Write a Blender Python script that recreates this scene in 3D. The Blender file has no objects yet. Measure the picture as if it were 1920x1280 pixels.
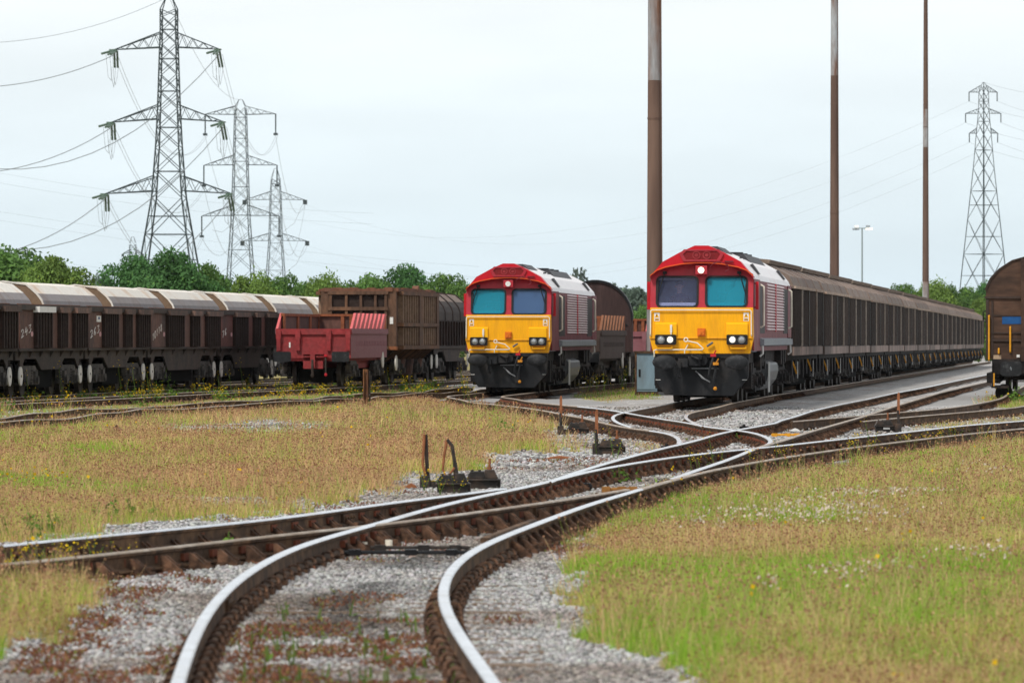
import bpy, math, random
import numpy as np
from mathutils import Vector, Matrix
random.seed(7); rng = np.random.default_rng(7)
sc = bpy.context.scene
COL = sc.collection
R_ = math.radians
# ------------------------------------------------------------------ camera, sky, sun, exposure
F, HY, HC = 10667.0, 632.0, 1.65      # focal length in photo pixels, horizon row, eye height over the rails
cam_d = bpy.data.cameras.new('camera'); cam = bpy.data.objects.new('camera', cam_d); COL.objects.link(cam)
cam_d.sensor_width = 36; cam_d.sensor_fit = 'HORIZONTAL'; cam_d.lens = 200
cam_d.clip_start = 0.5; cam_d.clip_end = 12000
cam.location = (0, 0, HC); cam.rotation_euler = (R_(90) - math.atan(8 / F), 0, 0)
cam_d.dof.use_dof = True; cam_d.dof.focus_distance = 118; cam_d.dof.aperture_fstop = 7.5
sc.camera = cam
SUN_EL, SUN_AZ = 52, 215
w = bpy.data.worlds.new('World'); sc.world = w; w.use_nodes = True
nt = w.node_tree; nt.nodes.clear(); N_ = nt.nodes.new; L_ = nt.links.new
out = N_('ShaderNodeOutputWorld'); bg = N_('ShaderNodeBackground'); sky = N_('ShaderNodeTexSky')
sky.sky_type = 'NISHITA'; sky.sun_disc = False; sky.sun_elevation = R_(SUN_EL); sky.sun_rotation = R_(SUN_AZ)
tc = N_('ShaderNodeTexCoord'); sep = N_('ShaderNodeSeparateXYZ'); L_(tc.outputs['Generated'], sep.inputs[0])
ramp = N_('ShaderNodeValToRGB'); L_(sep.outputs[2], ramp.inputs[0])
e = ramp.color_ramp.elements
e[0].position = 0.0; e[0].color = (0.67, 0.80, 0.88, 1)
e[1].position = 1.0; e[1].color = (0.60, 0.64, 0.68, 1)
for p_, c_ in ((0.020, (0.75, 0.86, 0.92, 1)), (0.042, (0.83, 0.915, 0.96, 1)), (0.062, (0.92, 0.965, 0.985, 1)), (0.14, (0.93, 0.955, 0.97, 1)), (0.35, (0.70, 0.73, 0.76, 1))):
    n = e.new(p_); n.color = c_
mp = N_('ShaderNodeMapping'); mp.inputs['Scale'].default_value = (7, 7, 34); L_(tc.outputs['Generated'], mp.inputs[0])
nz = N_('ShaderNodeTexNoise'); nz.inputs['Scale'].default_value = 1.6; nz.inputs['Detail'].default_value = 4; L_(mp.outputs[0], nz.inputs['Vector'])
m2 = N_('ShaderNodeMapRange'); m2.inputs[1].default_value = 0.3; m2.inputs[2].default_value = 0.7
m2.inputs[3].default_value = 8.8; m2.inputs[4].default_value = 10.0; L_(nz.outputs[0], m2.inputs[0])
mul = N_('ShaderNodeVectorMath'); mul.operation = 'SCALE'; L_(ramp.outputs[0], mul.inputs[0]); L_(m2.outputs[0], mul.inputs['Scale'])
mix = N_('ShaderNodeMixRGB'); mix.inputs[0].default_value = 0.93; L_(sky.outputs[0], mix.inputs[1]); L_(mul.outputs[0], mix.inputs[2])
L_(mix.outputs[0], bg.inputs[0]); bg.inputs[1].default_value = 0.1; L_(bg.outputs[0], out.inputs[0])
sun_d = bpy.data.lights.new('sun', 'SUN'); sun_d.energy = 2.7; sun_d.angle = R_(10); sun_d.color = (1.0, 0.95, 0.88)
sun = bpy.data.objects.new('sun', sun_d); COL.objects.link(sun)
az, el = R_(SUN_AZ), R_(SUN_EL)        # azimuth clockwise from +Y: the sun stands behind the camera to the left
sdir = Vector((math.sin(az) * math.cos(el), math.cos(az) * math.cos(el), math.sin(el)))
sun.rotation_euler = sdir.to_track_quat('Z', 'Y').to_euler()
vs = sc.view_settings; vs.view_transform = 'Standard'; vs.look = 'None'; vs.exposure = 0.22; vs.gamma = 1; vs.use_curve_mapping = False

# ------------------------------------------------------------------ helpers
def gz(y):                                    # the yard falls very gently away from the camera
    return -min(0.45, 0.001 * max(0.0, y - 150))
def P(px, py, z=0.0):                         # photo pixel -> point of the yard at height z
    s = (py - HY) / (HC - z)
    return (px - 960) / s, F / s
def X_at(px, Y): return (px - 960) * Y / F
def Z_at(py, Y): return HC - (py - HY) * Y / F

class MB:
    """collects shapes of ONE part"""
    def __init__(s): s.v = []; s.f = []; s.m = []; s.cur = 0
    def add(s, vs, fs):
        b = len(s.v); s.v += [tuple(q) for q in vs]
        for f in fs: s.f.append(tuple(b + i for i in f)); s.m.append(s.cur)
        return s
    def box(s, x0, x1, y0, y1, z0, z1):
        return s.add([(x0, y0, z0), (x1, y0, z0), (x1, y1, z0), (x0, y1, z0), (x0, y0, z1), (x1, y0, z1), (x1, y1, z1), (x0, y1, z1)],
                     [(0, 3, 2, 1), (4, 5, 6, 7), (0, 1, 5, 4), (1, 2, 6, 5), (2, 3, 7, 6), (3, 0, 4, 7)])
    def prism(s, poly, a, b, axis='y', cap=True):        # polygon swept along an axis from a to b
        n = len(poly)
        def pt(p, t):
            return (p[0], t, p[1]) if axis == 'y' else ((t, p[0], p[1]) if axis == 'x' else (p[0], p[1], t))
        vs = [pt(p, a) for p in poly] + [pt(p, b) for p in poly]
        fs = [(i, (i + 1) % n, n + (i + 1) % n, n + i) for i in range(n)]
        if cap: fs += [tuple(range(n - 1, -1, -1)), tuple(range(n, 2 * n))]
        return s.add(vs, fs)
    def tube(s, pts, r, n=6, r1=None, caps=True):
        pts = [Vector(p) for p in pts]; k = len(pts); rings = []
        for i, p in enumerate(pts):
            d = (pts[min(i + 1, k - 1)] - pts[max(i - 1, 0)]); d.normalize()
            u = d.orthogonal(); u.normalize()
            if i and rings: 
                u = pu - d * pu.dot(d); u.normalize()
            pu = u; v = d.cross(u)
            rr = r if r1 is None else r + (r1 - r) * i / max(1, k - 1)
            rings.append([p + (u * math.cos(6.28318 * j / n) + v * math.sin(6.28318 * j / n)) * rr for j in range(n)])
        vs = [q for g in rings for q in g]
        fs = [(i * n + j, i * n + (j + 1) % n, (i + 1) * n + (j + 1) % n, (i + 1) * n + j) for i in range(k - 1) for j in range(n)]
        if caps: fs += [tuple(range(n - 1, -1, -1)), tuple((k - 1) * n + j for j in range(n))]
        return s.add(vs, fs)
    def disc(s, c, r, t, axis='y', n=20, rx=None):       # short cylinder from c along +axis
        rx = rx or r; out = []
        for q in (0, t):
            for j in range(n):
                a = 6.28318 * j / n; u, v = rx * math.cos(a), r * math.sin(a)
                out.append((c[0] + u, c[1] + q, c[2] + v) if axis == 'y' else ((c[0] + q, c[1] + u, c[2] + v) if axis == 'x' else (c[0] + u, c[1] + v, c[2] + q)))
        return s.add(out, [(j, (j + 1) % n, n + (j + 1) % n, n + j) for j in range(n)] + [tuple(range(n - 1, -1, -1)), tuple(range(n, 2 * n))])
    def ell(s, c, rx, ry, rz, n=14, m=8):
        vs = []; fs = []
        for i in range(m + 1):
            t = math.pi * i / m
            for j in range(n):
                a = 6.28318 * j / n
                vs.append((c[0] + rx * math.sin(t) * math.cos(a), c[1] + ry * math.sin(t) * math.sin(a), c[2] + rz * math.cos(t)))
        fs = [(i * n + j, i * n + (j + 1) % n, (i + 1) * n + (j + 1) % n, (i + 1) * n + j) for i in range(m) for j in range(n)]
        return s.add(vs, fs)
    def mesh(s, name, mats, smooth=False):
        me = bpy.data.meshes.new(name); me.from_pydata(s.v, [], s.f)
        for q in (mats if isinstance(mats, (list, tuple)) else [mats]): me.materials.append(q)
        if any(s.m): me.polygons.foreach_set('material_index', s.m)
        me.validate(); 
        if smooth:
            me.polygons.foreach_set('use_smooth', [True] * len(me.polygons))
            try: me.set_sharp_from_angle(angle=R_(40))
            except Exception: pass
        me.update()
        return me
    def build(s, name, mats, parent=None, smooth=False, bevel=0):
        o = bpy.data.objects.new(name, s.mesh(name, mats, smooth)); COL.objects.link(o)
        if parent: o.parent = parent
        if bevel:
            b = o.modifiers.new('bevel', 'BEVEL'); b.width = bevel; b.segments = 2; b.limit_method = 'ANGLE'; b.angle_limit = R_(35)
        return o
def thing(name, label, cat, loc=(0, 0, 0), head=0.0, group=None):
    o = bpy.data.objects.new(name, None); COL.objects.link(o); o.empty_display_size = 0.3
    o.location = loc; o.rotation_euler = (0, 0, -head)
    return tag(o, label, cat, group)
def tag(o, label, cat, group=None):
    o['label'] = label; o['category'] = cat
    if group: o['group'] = group
    return o
def kids(o): return [c for c in bpy.data.objects if c.parent == o]
KID = {}
def dup(root, loc, head, label, group=None, skip=()):
    def cp(o, par):
        c = o.copy(); COL.objects.link(c)
        if par: c.parent = par
        for ch in KID.get(o.name, ()):
            if ch.name.split('.')[0] not in skip: cp(ch, c)
        return c
    for o in bpy.data.objects: KID.pop(o.name, None)
    for o in bpy.data.objects:
        if o.parent: KID.setdefault(o.parent.name, []).append(o)
    c = cp(root, None); c.location = loc; c.rotation_euler = (0, 0, -head); c['label'] = label
    if group: c['group'] = group
    return c

# ------------------------------------------------------------------ materials
def mat(name, col, rough=0.7, metal=0.0, var=0.25, scale=1.5, col2=None, thr=0.55, soft=0.12, stretch=(1, 1, 1), bump=0.0, spec=0.2, coat=0.0, fine=9.0, col3=None, rnd=0.0):
    m = bpy.data.materials.new(name); m.use_nodes = True; t = m.node_tree; N = t.nodes.new; K = t.links.new
    b = t.nodes['Principled BSDF']; b.inputs['Roughness'].default_value = rough; b.inputs['Metallic'].default_value = metal
    b.inputs['Specular IOR Level'].default_value = spec; b.inputs['Coat Weight'].default_value = coat; b.inputs['Coat Roughness'].default_value = 0.12
    tc = N('ShaderNodeTexCoord'); oi = N('ShaderNodeObjectInfo')
    sc_ = N('ShaderNodeMath'); sc_.operation = 'MULTIPLY'; sc_.inputs[1].default_value = 57.0; K(oi.outputs['Random'], sc_.inputs[0])
    ad = N('ShaderNodeVectorMath'); ad.operation = 'ADD'; K(tc.outputs['Object'], ad.inputs[0]); K(sc_.outputs[0], ad.inputs[1])
    mp = N('ShaderNodeMapping'); mp.inputs['Scale'].default_value = stretch; K(ad.outputs[0], mp.inputs[0])
    n1 = N('ShaderNodeTexNoise'); n1.inputs['Scale'].default_value = scale; n1.inputs['Detail'].default_value = 6; n1.inputs['Roughness'].default_value = 0.65; K(mp.outputs[0], n1.inputs['Vector'])
    n2 = N('ShaderNodeTexNoise'); n2.inputs['Scale'].default_value = fine; n2.inputs['Detail'].default_value = 3; K(mp.outputs[0], n2.inputs['Vector'])
    base = N('ShaderNodeRGB'); base.outputs[0].default_value = (*col, 1); src = base.outputs[0]
    for c_, nn, th in ((col2, n1, thr), (col3, n2, 0.6)):
        if c_ is not None:
            r = N('ShaderNodeMapRange'); r.inputs[1].default_value = th - soft; r.inputs[2].default_value = th + soft; K(nn.outputs[0], r.inputs[0])
            mx = N('ShaderNodeMixRGB'); mx.inputs[2].default_value = (*c_, 1); K(r.outputs[0], mx.inputs[0]); K(src, mx.inputs[1]); src = mx.outputs[0]
    if var:
        a = N('ShaderNodeMath'); a.operation = 'ADD'; K(n1.outputs[0], a.inputs[0]); K(n2.outputs[0], a.inputs[1])
        r = N('ShaderNodeMapRange'); r.inputs[1].default_value = 0.7; r.inputs[2].default_value = 1.3; r.inputs[3].default_value = 1 - var; r.inputs[4].default_value = 1 + var; K(a.outputs[0], r.inputs[0])
        vm = N('ShaderNodeVectorMath'); vm.operation = 'SCALE'; K(src, vm.inputs[0]); K(r.outputs[0], vm.inputs['Scale']); src = vm.outputs[0]
    if rnd:          # every wagon and panel weathers a little differently
        r = N('ShaderNodeMapRange'); r.inputs[3].default_value = 1 - rnd; r.inputs[4].default_value = 1 + rnd; K(oi.outputs['Random'], r.inputs[0])
        vm = N('ShaderNodeVectorMath'); vm.operation = 'SCALE'; K(src, vm.inputs[0]); K(r.outputs[0], vm.inputs['Scale']); src = vm.outputs[0]
    K(src, b.inputs['Base Color'])
    if bump:
        bp = N('ShaderNodeBump'); bp.inputs['Strength'].default_value = bump; bp.inputs['Distance'].default_value = 0.02; K(n2.outputs[0], bp.inputs['Height']); K(bp.outputs[0], b.inputs['Normal'])
    return m
def emis(name, col, st):
    m = bpy.data.materials.new(name); m.use_nodes = True; b = m.node_tree.nodes['Principled BSDF']
    b.inputs['Base Color'].default_value = (*col, 1); b.inputs['Emission Color'].default_value = (*col, 1); b.inputs['Emission Strength'].default_value = st
    return m
def glass(name, tint, fac, refl, rough=0.03):
    m = bpy.data.materials.new(name); m.use_nodes = True; t = m.node_tree; N = t.nodes.new; K = t.links.new
    b = t.nodes['Principled BSDF']; b.inputs['Base Color'].default_value = (*refl, 1); b.inputs['Roughness'].default_value = rough; b.inputs['Specular IOR Level'].default_value = 0.6
    tr = N('ShaderNodeBsdfTransparent'); tr.inputs[0].default_value = (*tint, 1)
    mx = N('ShaderNodeMixShader'); mx.inputs[0].default_value = fac
    tcg = N('ShaderNodeTexCoord'); nz = N('ShaderNodeTexNoise'); nz.inputs['Scale'].default_value = 0.9; K(tcg.outputs['Object'], nz.inputs[0])
    r = N('ShaderNodeMapRange'); r.inputs[3].default_value = max(0, fac - .12); r.inputs[4].default_value = min(1, fac + .12); K(nz.outputs[0], r.inputs[0]); K(r.outputs[0], mx.inputs[0])
    K(tr.outputs[0], mx.inputs[1]); K(b.outputs[0], mx.inputs[2]); K(mx.outputs[0], t.nodes['Material Output'].inputs[0])
    return m
def vcol(name, rough=0.8, trans=0.25, var=0.0):
    m = bpy.data.materials.new(name); m.use_nodes = True; t = m.node_tree; N = t.nodes.new; K = t.links.new
    b = t.nodes['Principled BSDF']; b.inputs['Roughness'].default_value = rough; b.inputs['Specular IOR Level'].default_value = 0.15
    a = N('ShaderNodeAttribute'); a.attribute_name = 'Col'; K(a.outputs['Color'], b.inputs['Base Color'])
    if trans:
        tl = N('ShaderNodeBsdfTranslucent'); K(a.outputs['Color'], tl.inputs[0]); mx = N('ShaderNodeMixShader'); mx.inputs[0].default_value = trans
        K(b.outputs[0], mx.inputs[1]); K(tl.outputs[0], mx.inputs[2]); K(mx.outputs[0], t.nodes['Material Output'].inputs[0])
    return m
M = {}
M['rail_rust'] = mat('rail_rust', (0.075, 0.046, 0.029), 0.85, 0, 0.45, 3, (0.15, 0.085, 0.045), 0.57, bump=0.4)
M['rail_steel'] = mat('rail_steel', (0.78, 0.80, 0.83), 0.26, 0.85, 0.15, 1.2, (0.48, 0.44, 0.40), 0.64, stretch=(1, .5, 1))
M['rail_dull'] = mat('rail_dull', (0.33, 0.24, 0.16), 0.42, 0.35, 0.25, 2, (0.50, 0.45, 0.38), 0.60)
M['timber'] = mat('timber', (0.13, 0.085, 0.055), 0.95, 0, 0.4, 2, (0.22, 0.17, 0.13), 0.55, stretch=(0.6, 6, 3), bump=0.6)
M['chair'] = mat('chair', (0.060, 0.034, 0.022), 0.85, 0, 0.5, 9, (0.13, 0.068, 0.04), 0.57, bump=0.3)
M['key'] = mat('key', (0.19, 0.060, 0.032), 0.85, 0, 0.4, 6)
M['blackiron'] = mat('blackiron', (0.028, 0.025, 0.023), 0.55, 0, 0.4, 5, (0.075, 0.048, 0.034), 0.58, bump=0.3)
M['greasy'] = mat('greasy', (0.012, 0.012, 0.013), 0.25, 0, 0.3, 5)
M['orange_rust'] = mat('orange_rust', (0.27, 0.105, 0.048), 0.9, 0, 0.35, 6, (0.13, 0.05, 0.025), 0.6)
# ------------------------------------------------------------------ numeric noise and masks of the yard
def vnoise(x, y, seed=0):
    xi = np.floor(x).astype(np.int64); yi = np.floor(y).astype(np.int64); fx = x - xi; fy = y - yi
    fx = fx * fx * (3 - 2 * fx); fy = fy * fy * (3 - 2 * fy)
    def h(a, b):
        n = (a * 374761393 + b * 668265263 + seed * 1442695) & 0x7fffffff
        n = ((n ^ (n >> 13)) * 1274126177) & 0x7fffffff
        return ((n ^ (n >> 16)) & 0xffff) / 65535.0
    return (h(xi, yi) * (1 - fx) + h(xi + 1, yi) * fx) * (1 - fy) + (h(xi, yi + 1) * (1 - fx) + h(xi + 1, yi + 1) * fx) * fy
def fbm(x, y, seed=0): return (vnoise(x, y, seed) * 4 + vnoise(x * 2.1, y * 2.1, seed + 1) * 2 + vnoise(x * 4.3, y * 4.3, seed + 2)) / 7
def inpoly(px, py, poly):
    r = np.zeros(px.shape, bool); n = len(poly)
    for i in range(n):
        x0, y0 = poly[i]; x1, y1 = poly[(i + 1) % n]
        if y0 == y1: continue
        c = ((y0 > py) != (y1 > py)) & (px < (x1 - x0) * (py - y0) / (y1 - y0) + x0); r ^= c
    return r
# regions of the yard, measured on the ground in the photograph: (outline, density, greenness, height)
GRASS = [
 ([(1300, 1500), (1300, 1290), (1235, 1228), (1150, 1200), (1085, 1105), (1068, 1045), (1130, 985), (1225, 943), (1340, 915), (1480, 884), (1600, 862), (1760, 842), (2300, 800), (2300, 1500)], 1.0, 0.74, 0.20),
 ([(-500, 810), (-500, 790), (-10, 770), (180, 772), (420, 764), (640, 754), (780, 747), (880, 762), (1000, 776), (1040, 798), (1085, 815), (1085, 843), (940, 848), (870, 878), (780, 890), (760, 912), (640, 946), (340, 980), (-10, 1010), (-500, 1050)], 1.0, 0.40, 0.24),
 ([(-500, 1120), (-10, 1085), (70, 1062), (170, 1075), (150, 1110), (110, 1150), (190, 1170), (60, 1215), (-10, 1265), (-500, 1500)], 0.8, 0.5, 0.22),
 ([(-500, 790), (-500, 770), (0, 752), (880, 724), (880, 745), (640, 756), (0, 792)], 0.55, 0.95, 0.15),
 ([(1690, 806), (1700, 787), (2000, 768), (2000, 787)], 0.42, 0.3, 0.18),
 ([(1840, 758), (1870, 742), (1930, 742), (2000, 762), (1890, 768)], 0.8, 0.9, 0.25),
 ([(1075, 742), (1105, 722), (1215, 722), (1245, 742), (1130, 752)], 0.5, 0.8, 0.16),
 ([(1100, 850), (1110, 838), (1240, 835), (1260, 842), (1180, 858)], 0.35, 0.25, 0.2),
 ([(-500, 1010), (-500, 895), (0, 900), (160, 915), (330, 938), (280, 962), (0, 992)], 1.0, 0.62, 0.22),
 ([(-500, 915), (-500, 885), (0, 892), (160, 905), (330, 925), (420, 938), (250, 940), (0, 925)], 1.0, 1.0, 0.20),
 ([(1225, 945), (1215, 925), (1300, 900), (1320, 915)], 1.0, 1.0, 0.24),
 ([(20, 1045), (40, 1008), (190, 998), (170, 1030)], 0.35, 0.9, 0.2),
]
BARE = [[(1030, 792), (1125, 792), (1128, 842), (1025, 842)], [(1095, 832), (1195, 832), (1195, 872), (1095, 872)], [(1630, 795), (1700, 795), (1700, 826), (1630, 826)], [(330, 812), (300, 800), (480, 790), (640, 792), (600, 806), (450, 816)], [(300, 947), (330, 938), (560, 935), (600, 943), (480, 952)], [(930, 868), (940, 846), (1090, 846), (1110, 860), (1000, 872)], [(-20, 935), (60, 930), (200, 938), (90, 946)]]
MOSS = [[(395, 1400), (400, 1185), (520, 1150), (820, 1165), (850, 1200), (900, 1400)], [(60, 1300), (100, 1160), (330, 1150), (320, 1300)], [(480, 1062), (520, 1040), (640, 1050), (560, 1066)], [(1000, 1040), (1010, 1015), (1080, 1018), (1060, 1040)], [(1100, 735), (1110, 728), (1240, 730), (1240, 738)], [(150, 1120), (160, 1085), (380, 1075), (380, 1090)]]
SMOOTH = [[(1440, 790), (1470, 772), (1530, 752), (1700, 724), (1900, 686), (2000, 672), (2000, 690), (1860, 694), (1690, 732), (1560, 760)], [(1700, 768), (1730, 748), (1880, 708), (2100, 690), (2100, 730), (1890, 742), (1830, 756)], [(760, 752), (800, 742), (910, 738), (1080, 745), (1180, 758), (1050, 756), (860, 756)]]
def masks(X, Y, jit=True):
    Ys = np.maximum(Y, 6.0)
    j = (fbm(X * 1.1 + 31, Y * 0.45 + 7, 5) - 0.5) if jit else 0 * X
    j2 = (fbm(X * 4 + 3, Y * 1.6 + 7, 9) - 0.5) if jit else 0 * X
    sp = F / Ys
    px = 960 + X * sp + (j * 1.6 + j2 * 1.1) * sp * 0.5; py = HY + (HC + 0.19) * sp + (j * 0.8 + j2 * .9) * sp * 0.09
    g = np.zeros(X.shape); green = np.full(X.shape, 0.4); hgt = np.full(X.shape, 0.2)
    for poly, d, gr, h in GRASS:
        q = inpoly(px, py, poly); g = np.where(q, d, g); green = np.where(q, gr, green); hgt = np.where(q, h, hgt)
    for poly in BARE:
        q = inpoly(px, py, poly); g = np.where(q, g * 0.15, g)
    moss = np.zeros(X.shape); sm = np.zeros(X.shape)
    for poly in MOSS: moss = np.where(inpoly(px, py, poly), 1.0, moss)
    for poly in SMOOTH: sm = np.where(inpoly(px, py, poly), 1.0, sm)
    far = (Y > 230) & (np.abs(X - 0.105 * Y + 3) > 25)
    g = np.where(far, 0.8, g); green = np.where(far, .7, green)
    return g, green, hgt, moss, sm

# ------------------------------------------------------------------ rails measured in the photograph
RP = dict(
 A=[(300,1400),(330,1280),(345,1235),(370,1170),(400,1125),(440,1085),(480,1060),(520,1037),(560,1020),(600,1007),(640,998),(690,985),(740,971),(782,957),(827,946),(861,937),(911,927),(952,918),(983,912),(1021,905),(1050,895),(1087,886),(1129,877),(1192,866),(1254,857),(1304,850),(1387,842),(1425,839),(1471,834),(1533,827),(1624,817),(1720,807),(1791,798),(1920,788),(2120,773),(2400,757)],
 B=[(1010,1400),(930,1280),(880,1215),(850,1170),(832,1140),(824,1115),(828,1090),(844,1062),(865,1042),(890,1025),(932,1008),(983,988),(1025,973),(1067,957),(1108,942),(1171,925),(1225,908),(1265,898),(1300,888),(1325,882),(1387,870),(1467,857),(1533,847),(1582,840),(1707,825),(1791,815),(1920,802),(2120,786),(2400,769)],
 J=[(0,1021),(156,1004),(344,988),(521,973),(640,953),(719,941),(807,931),(859,927),(911,919),(973,910),(1021,904)],
 K=[(0,1056),(208,1038),(417,1012),(573,994),(677,986),(744,979),(807,973),(869,960),(952,950),(1036,938),(1087,932),(1150,921),(1208,910)],
 C=[(1029,902),(1087,881),(1129,869),(1182,854),(1245,838),(1274,832),(1307,824),(1349,811),(1380,805),(1416,799),(1453,792)],
 S1=[(1453,792),(1520,785),(1582,782),(1628,777),(1682,772),(1741,768),(1791,763),(1832,756),(1872,748),(1884,742)],
 D=[(1258,897),(1304,880),(1346,867),(1387,852),(1412,840),(1429,835),(1471,824),(1508,811),(1551,799),(1582,790),(1618,780),(1649,770),(1682,759),(1720,748),(1755,737),(1801,724),(1862,709)],
 U=[(1453,790),(1491,780),(1520,770),(1572,758),(1620,749),(1682,734),(1741,722),(1801,708),(1857,696)],
 S2=[(1551,799),(1582,793),(1620,787),(1682,783),(1741,777),(1832,770),(1920,762)],
 E=[(1428,836),(1445,832),(1449,824),(1432,815),(1412,809),(1387,804),(1355,803),(1324,800),(1297,792),(1245,785),(1203,778),(1170,772),(1141,767),(1110,763.5),(1068,760),(1027,756),(995,753),(979,750),(970,747)],
 F=[(1272,831),(1277,824),(1266,815),(1249,809),(1235,807),(1204,805),(1172,800),(1131,792),(1100,783),(1060,777),(1018,768),(977,762.5),(922,757),(877,753),(870,749)],
 G=[(1199,803),(1174,797),(1155,790),(1147,782),(1151,777),(1170,772),(1193,767),(1224,762)],
 H=[(1324,800),(1297,790),(1284,781),(1287,775),(1303,770),(1339,764)],
 Q1=[(-300,776),(0,758),(120,752),(240,746),(311,742),(383,737.5),(455,733)],
 Q2=[(-300,800),(0,781),(96,773),(192,764),(287,762),(347,755),(455,754),(512,748),(584,745),(632,740),(723,736),(811,729),(888,722.6)])
def curve(pts, extra=(), sig=2.2, step=0.4):
    a = sorted([(Y, X) for X, Y in [P(*p) for p in pts]] + list(extra)); a = np.array(a)
    y = np.arange(a[0, 0], a[-1, 0] + 1e-6, step); k = int(3 * sig / step)
    yy = np.concatenate([y[0] + step * np.arange(-k, 0), y, y[-1] + step * np.arange(1, k + 1)])
    x = np.interp(yy, a[:, 0], a[:, 1])
    m = max(2, int(3 / step)); s0 = (x[k + m] - x[k]) / (m * step); s1 = (x[-k - 1] - x[-k - 1 - m]) / (m * step)
    x[:k] = x[k] + s0 * (yy[:k] - yy[k]); x[-k:] = x[-k - 1] + s1 * (yy[-k:] - yy[-k - 1])
    ker = np.exp(-0.5 * (np.arange(-k, k + 1) * step / sig) ** 2); ker /= ker.sum()
    return y, np.convolve(x, ker, 'valid')
LOCO_L = (-0.11, 173.2, 0.081); LOCO_R = (4.77, 143.2, 0.095)
def N_c(y): return LOCO_R[0] + 0.095 * (y - LOCO_R[1]) if y < 165 else LOCO_R[0] + 0.095 * (165 - LOCO_R[1]) + 0.105 * (y - 165)
def L_c(y): return LOCO_L[0] + 0.081 * (y - LOCO_L[1]) if y < 195 else LOCO_L[0] + 0.081 * (195 - LOCO_L[1]) + 0.103 * (y - 195)
def Q_c(y): return -15.7 + 0.105 * (y - 146.7)          # track under the nearer hopper row
def V_c(y): return -19.3 + 0.105 * (y - 146.7)          # track under the hooded hopper row
def W_c(y): return -6.94 + 0.105 * (y - 187)            # siding of the red wagon
def lin(fn, y0, y1, off, st=4.0): return [(y, fn(y) + off) for y in np.arange(y0, y1, st)]
G2 = 0.7525
CV = {}
for k in 'A B J K C D E F G H S1 S2 U Q1 Q2'.split():
    ex = ()
    if k in 'EF': ex = lin(L_c, 160, 420, G2 if k == 'E' else -G2)
    if k in 'GH': ex = lin(N_c, 143, 470, G2 if k == 'H' else -G2)
    if k == 'J': pass
    if k == 'Q1': ex = lin(W_c, 184, 330, G2)
    if k == 'S1': ex = lin(lambda y: 15.5 + 0.105 * (y - 169), 168, 300, -G2)
    if k == 'S2': ex = lin(lambda y: 15.5 + 0.105 * (y - 169), 168, 300, G2)
    CV[k] = curve(RP[k], ex, sig=3.5 if k in ('Q1', 'S1', 'S2') else (1.6 if k == 'Q2' else 2.2))
def cx(k, y): return np.interp(y, *CV[k])
def shifted(k, d):
    y, x = CV[k]; s = np.gradient(x, y); return y + s * d, x - d / np.sqrt(1 + s * s) * 1.0
for k, d in (('Q1', 1.505), ('Q2', -1.45)):
    yy, xx = shifted(k, d); CV[k + 'b'] = (yy, xx)
for k, fn, y0, y1 in (('V0', Q_c, 120, 330), ('V1', V_c, 120, 330)):
    y = np.arange(y0, y1, 2.0)
    CV[k] = (y, fn(y) + G2); CV[k + 'b'] = (y, fn(y) - G2)
CV['CU'] = (np.concatenate([CV['C'][0][CV['C'][0] < 111], CV['U'][0][CV['U'][0] > 113]]), np.concatenate([CV['C'][1][CV['C'][0] < 111], CV['U'][1][CV['U'][0] > 113]]))

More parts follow.
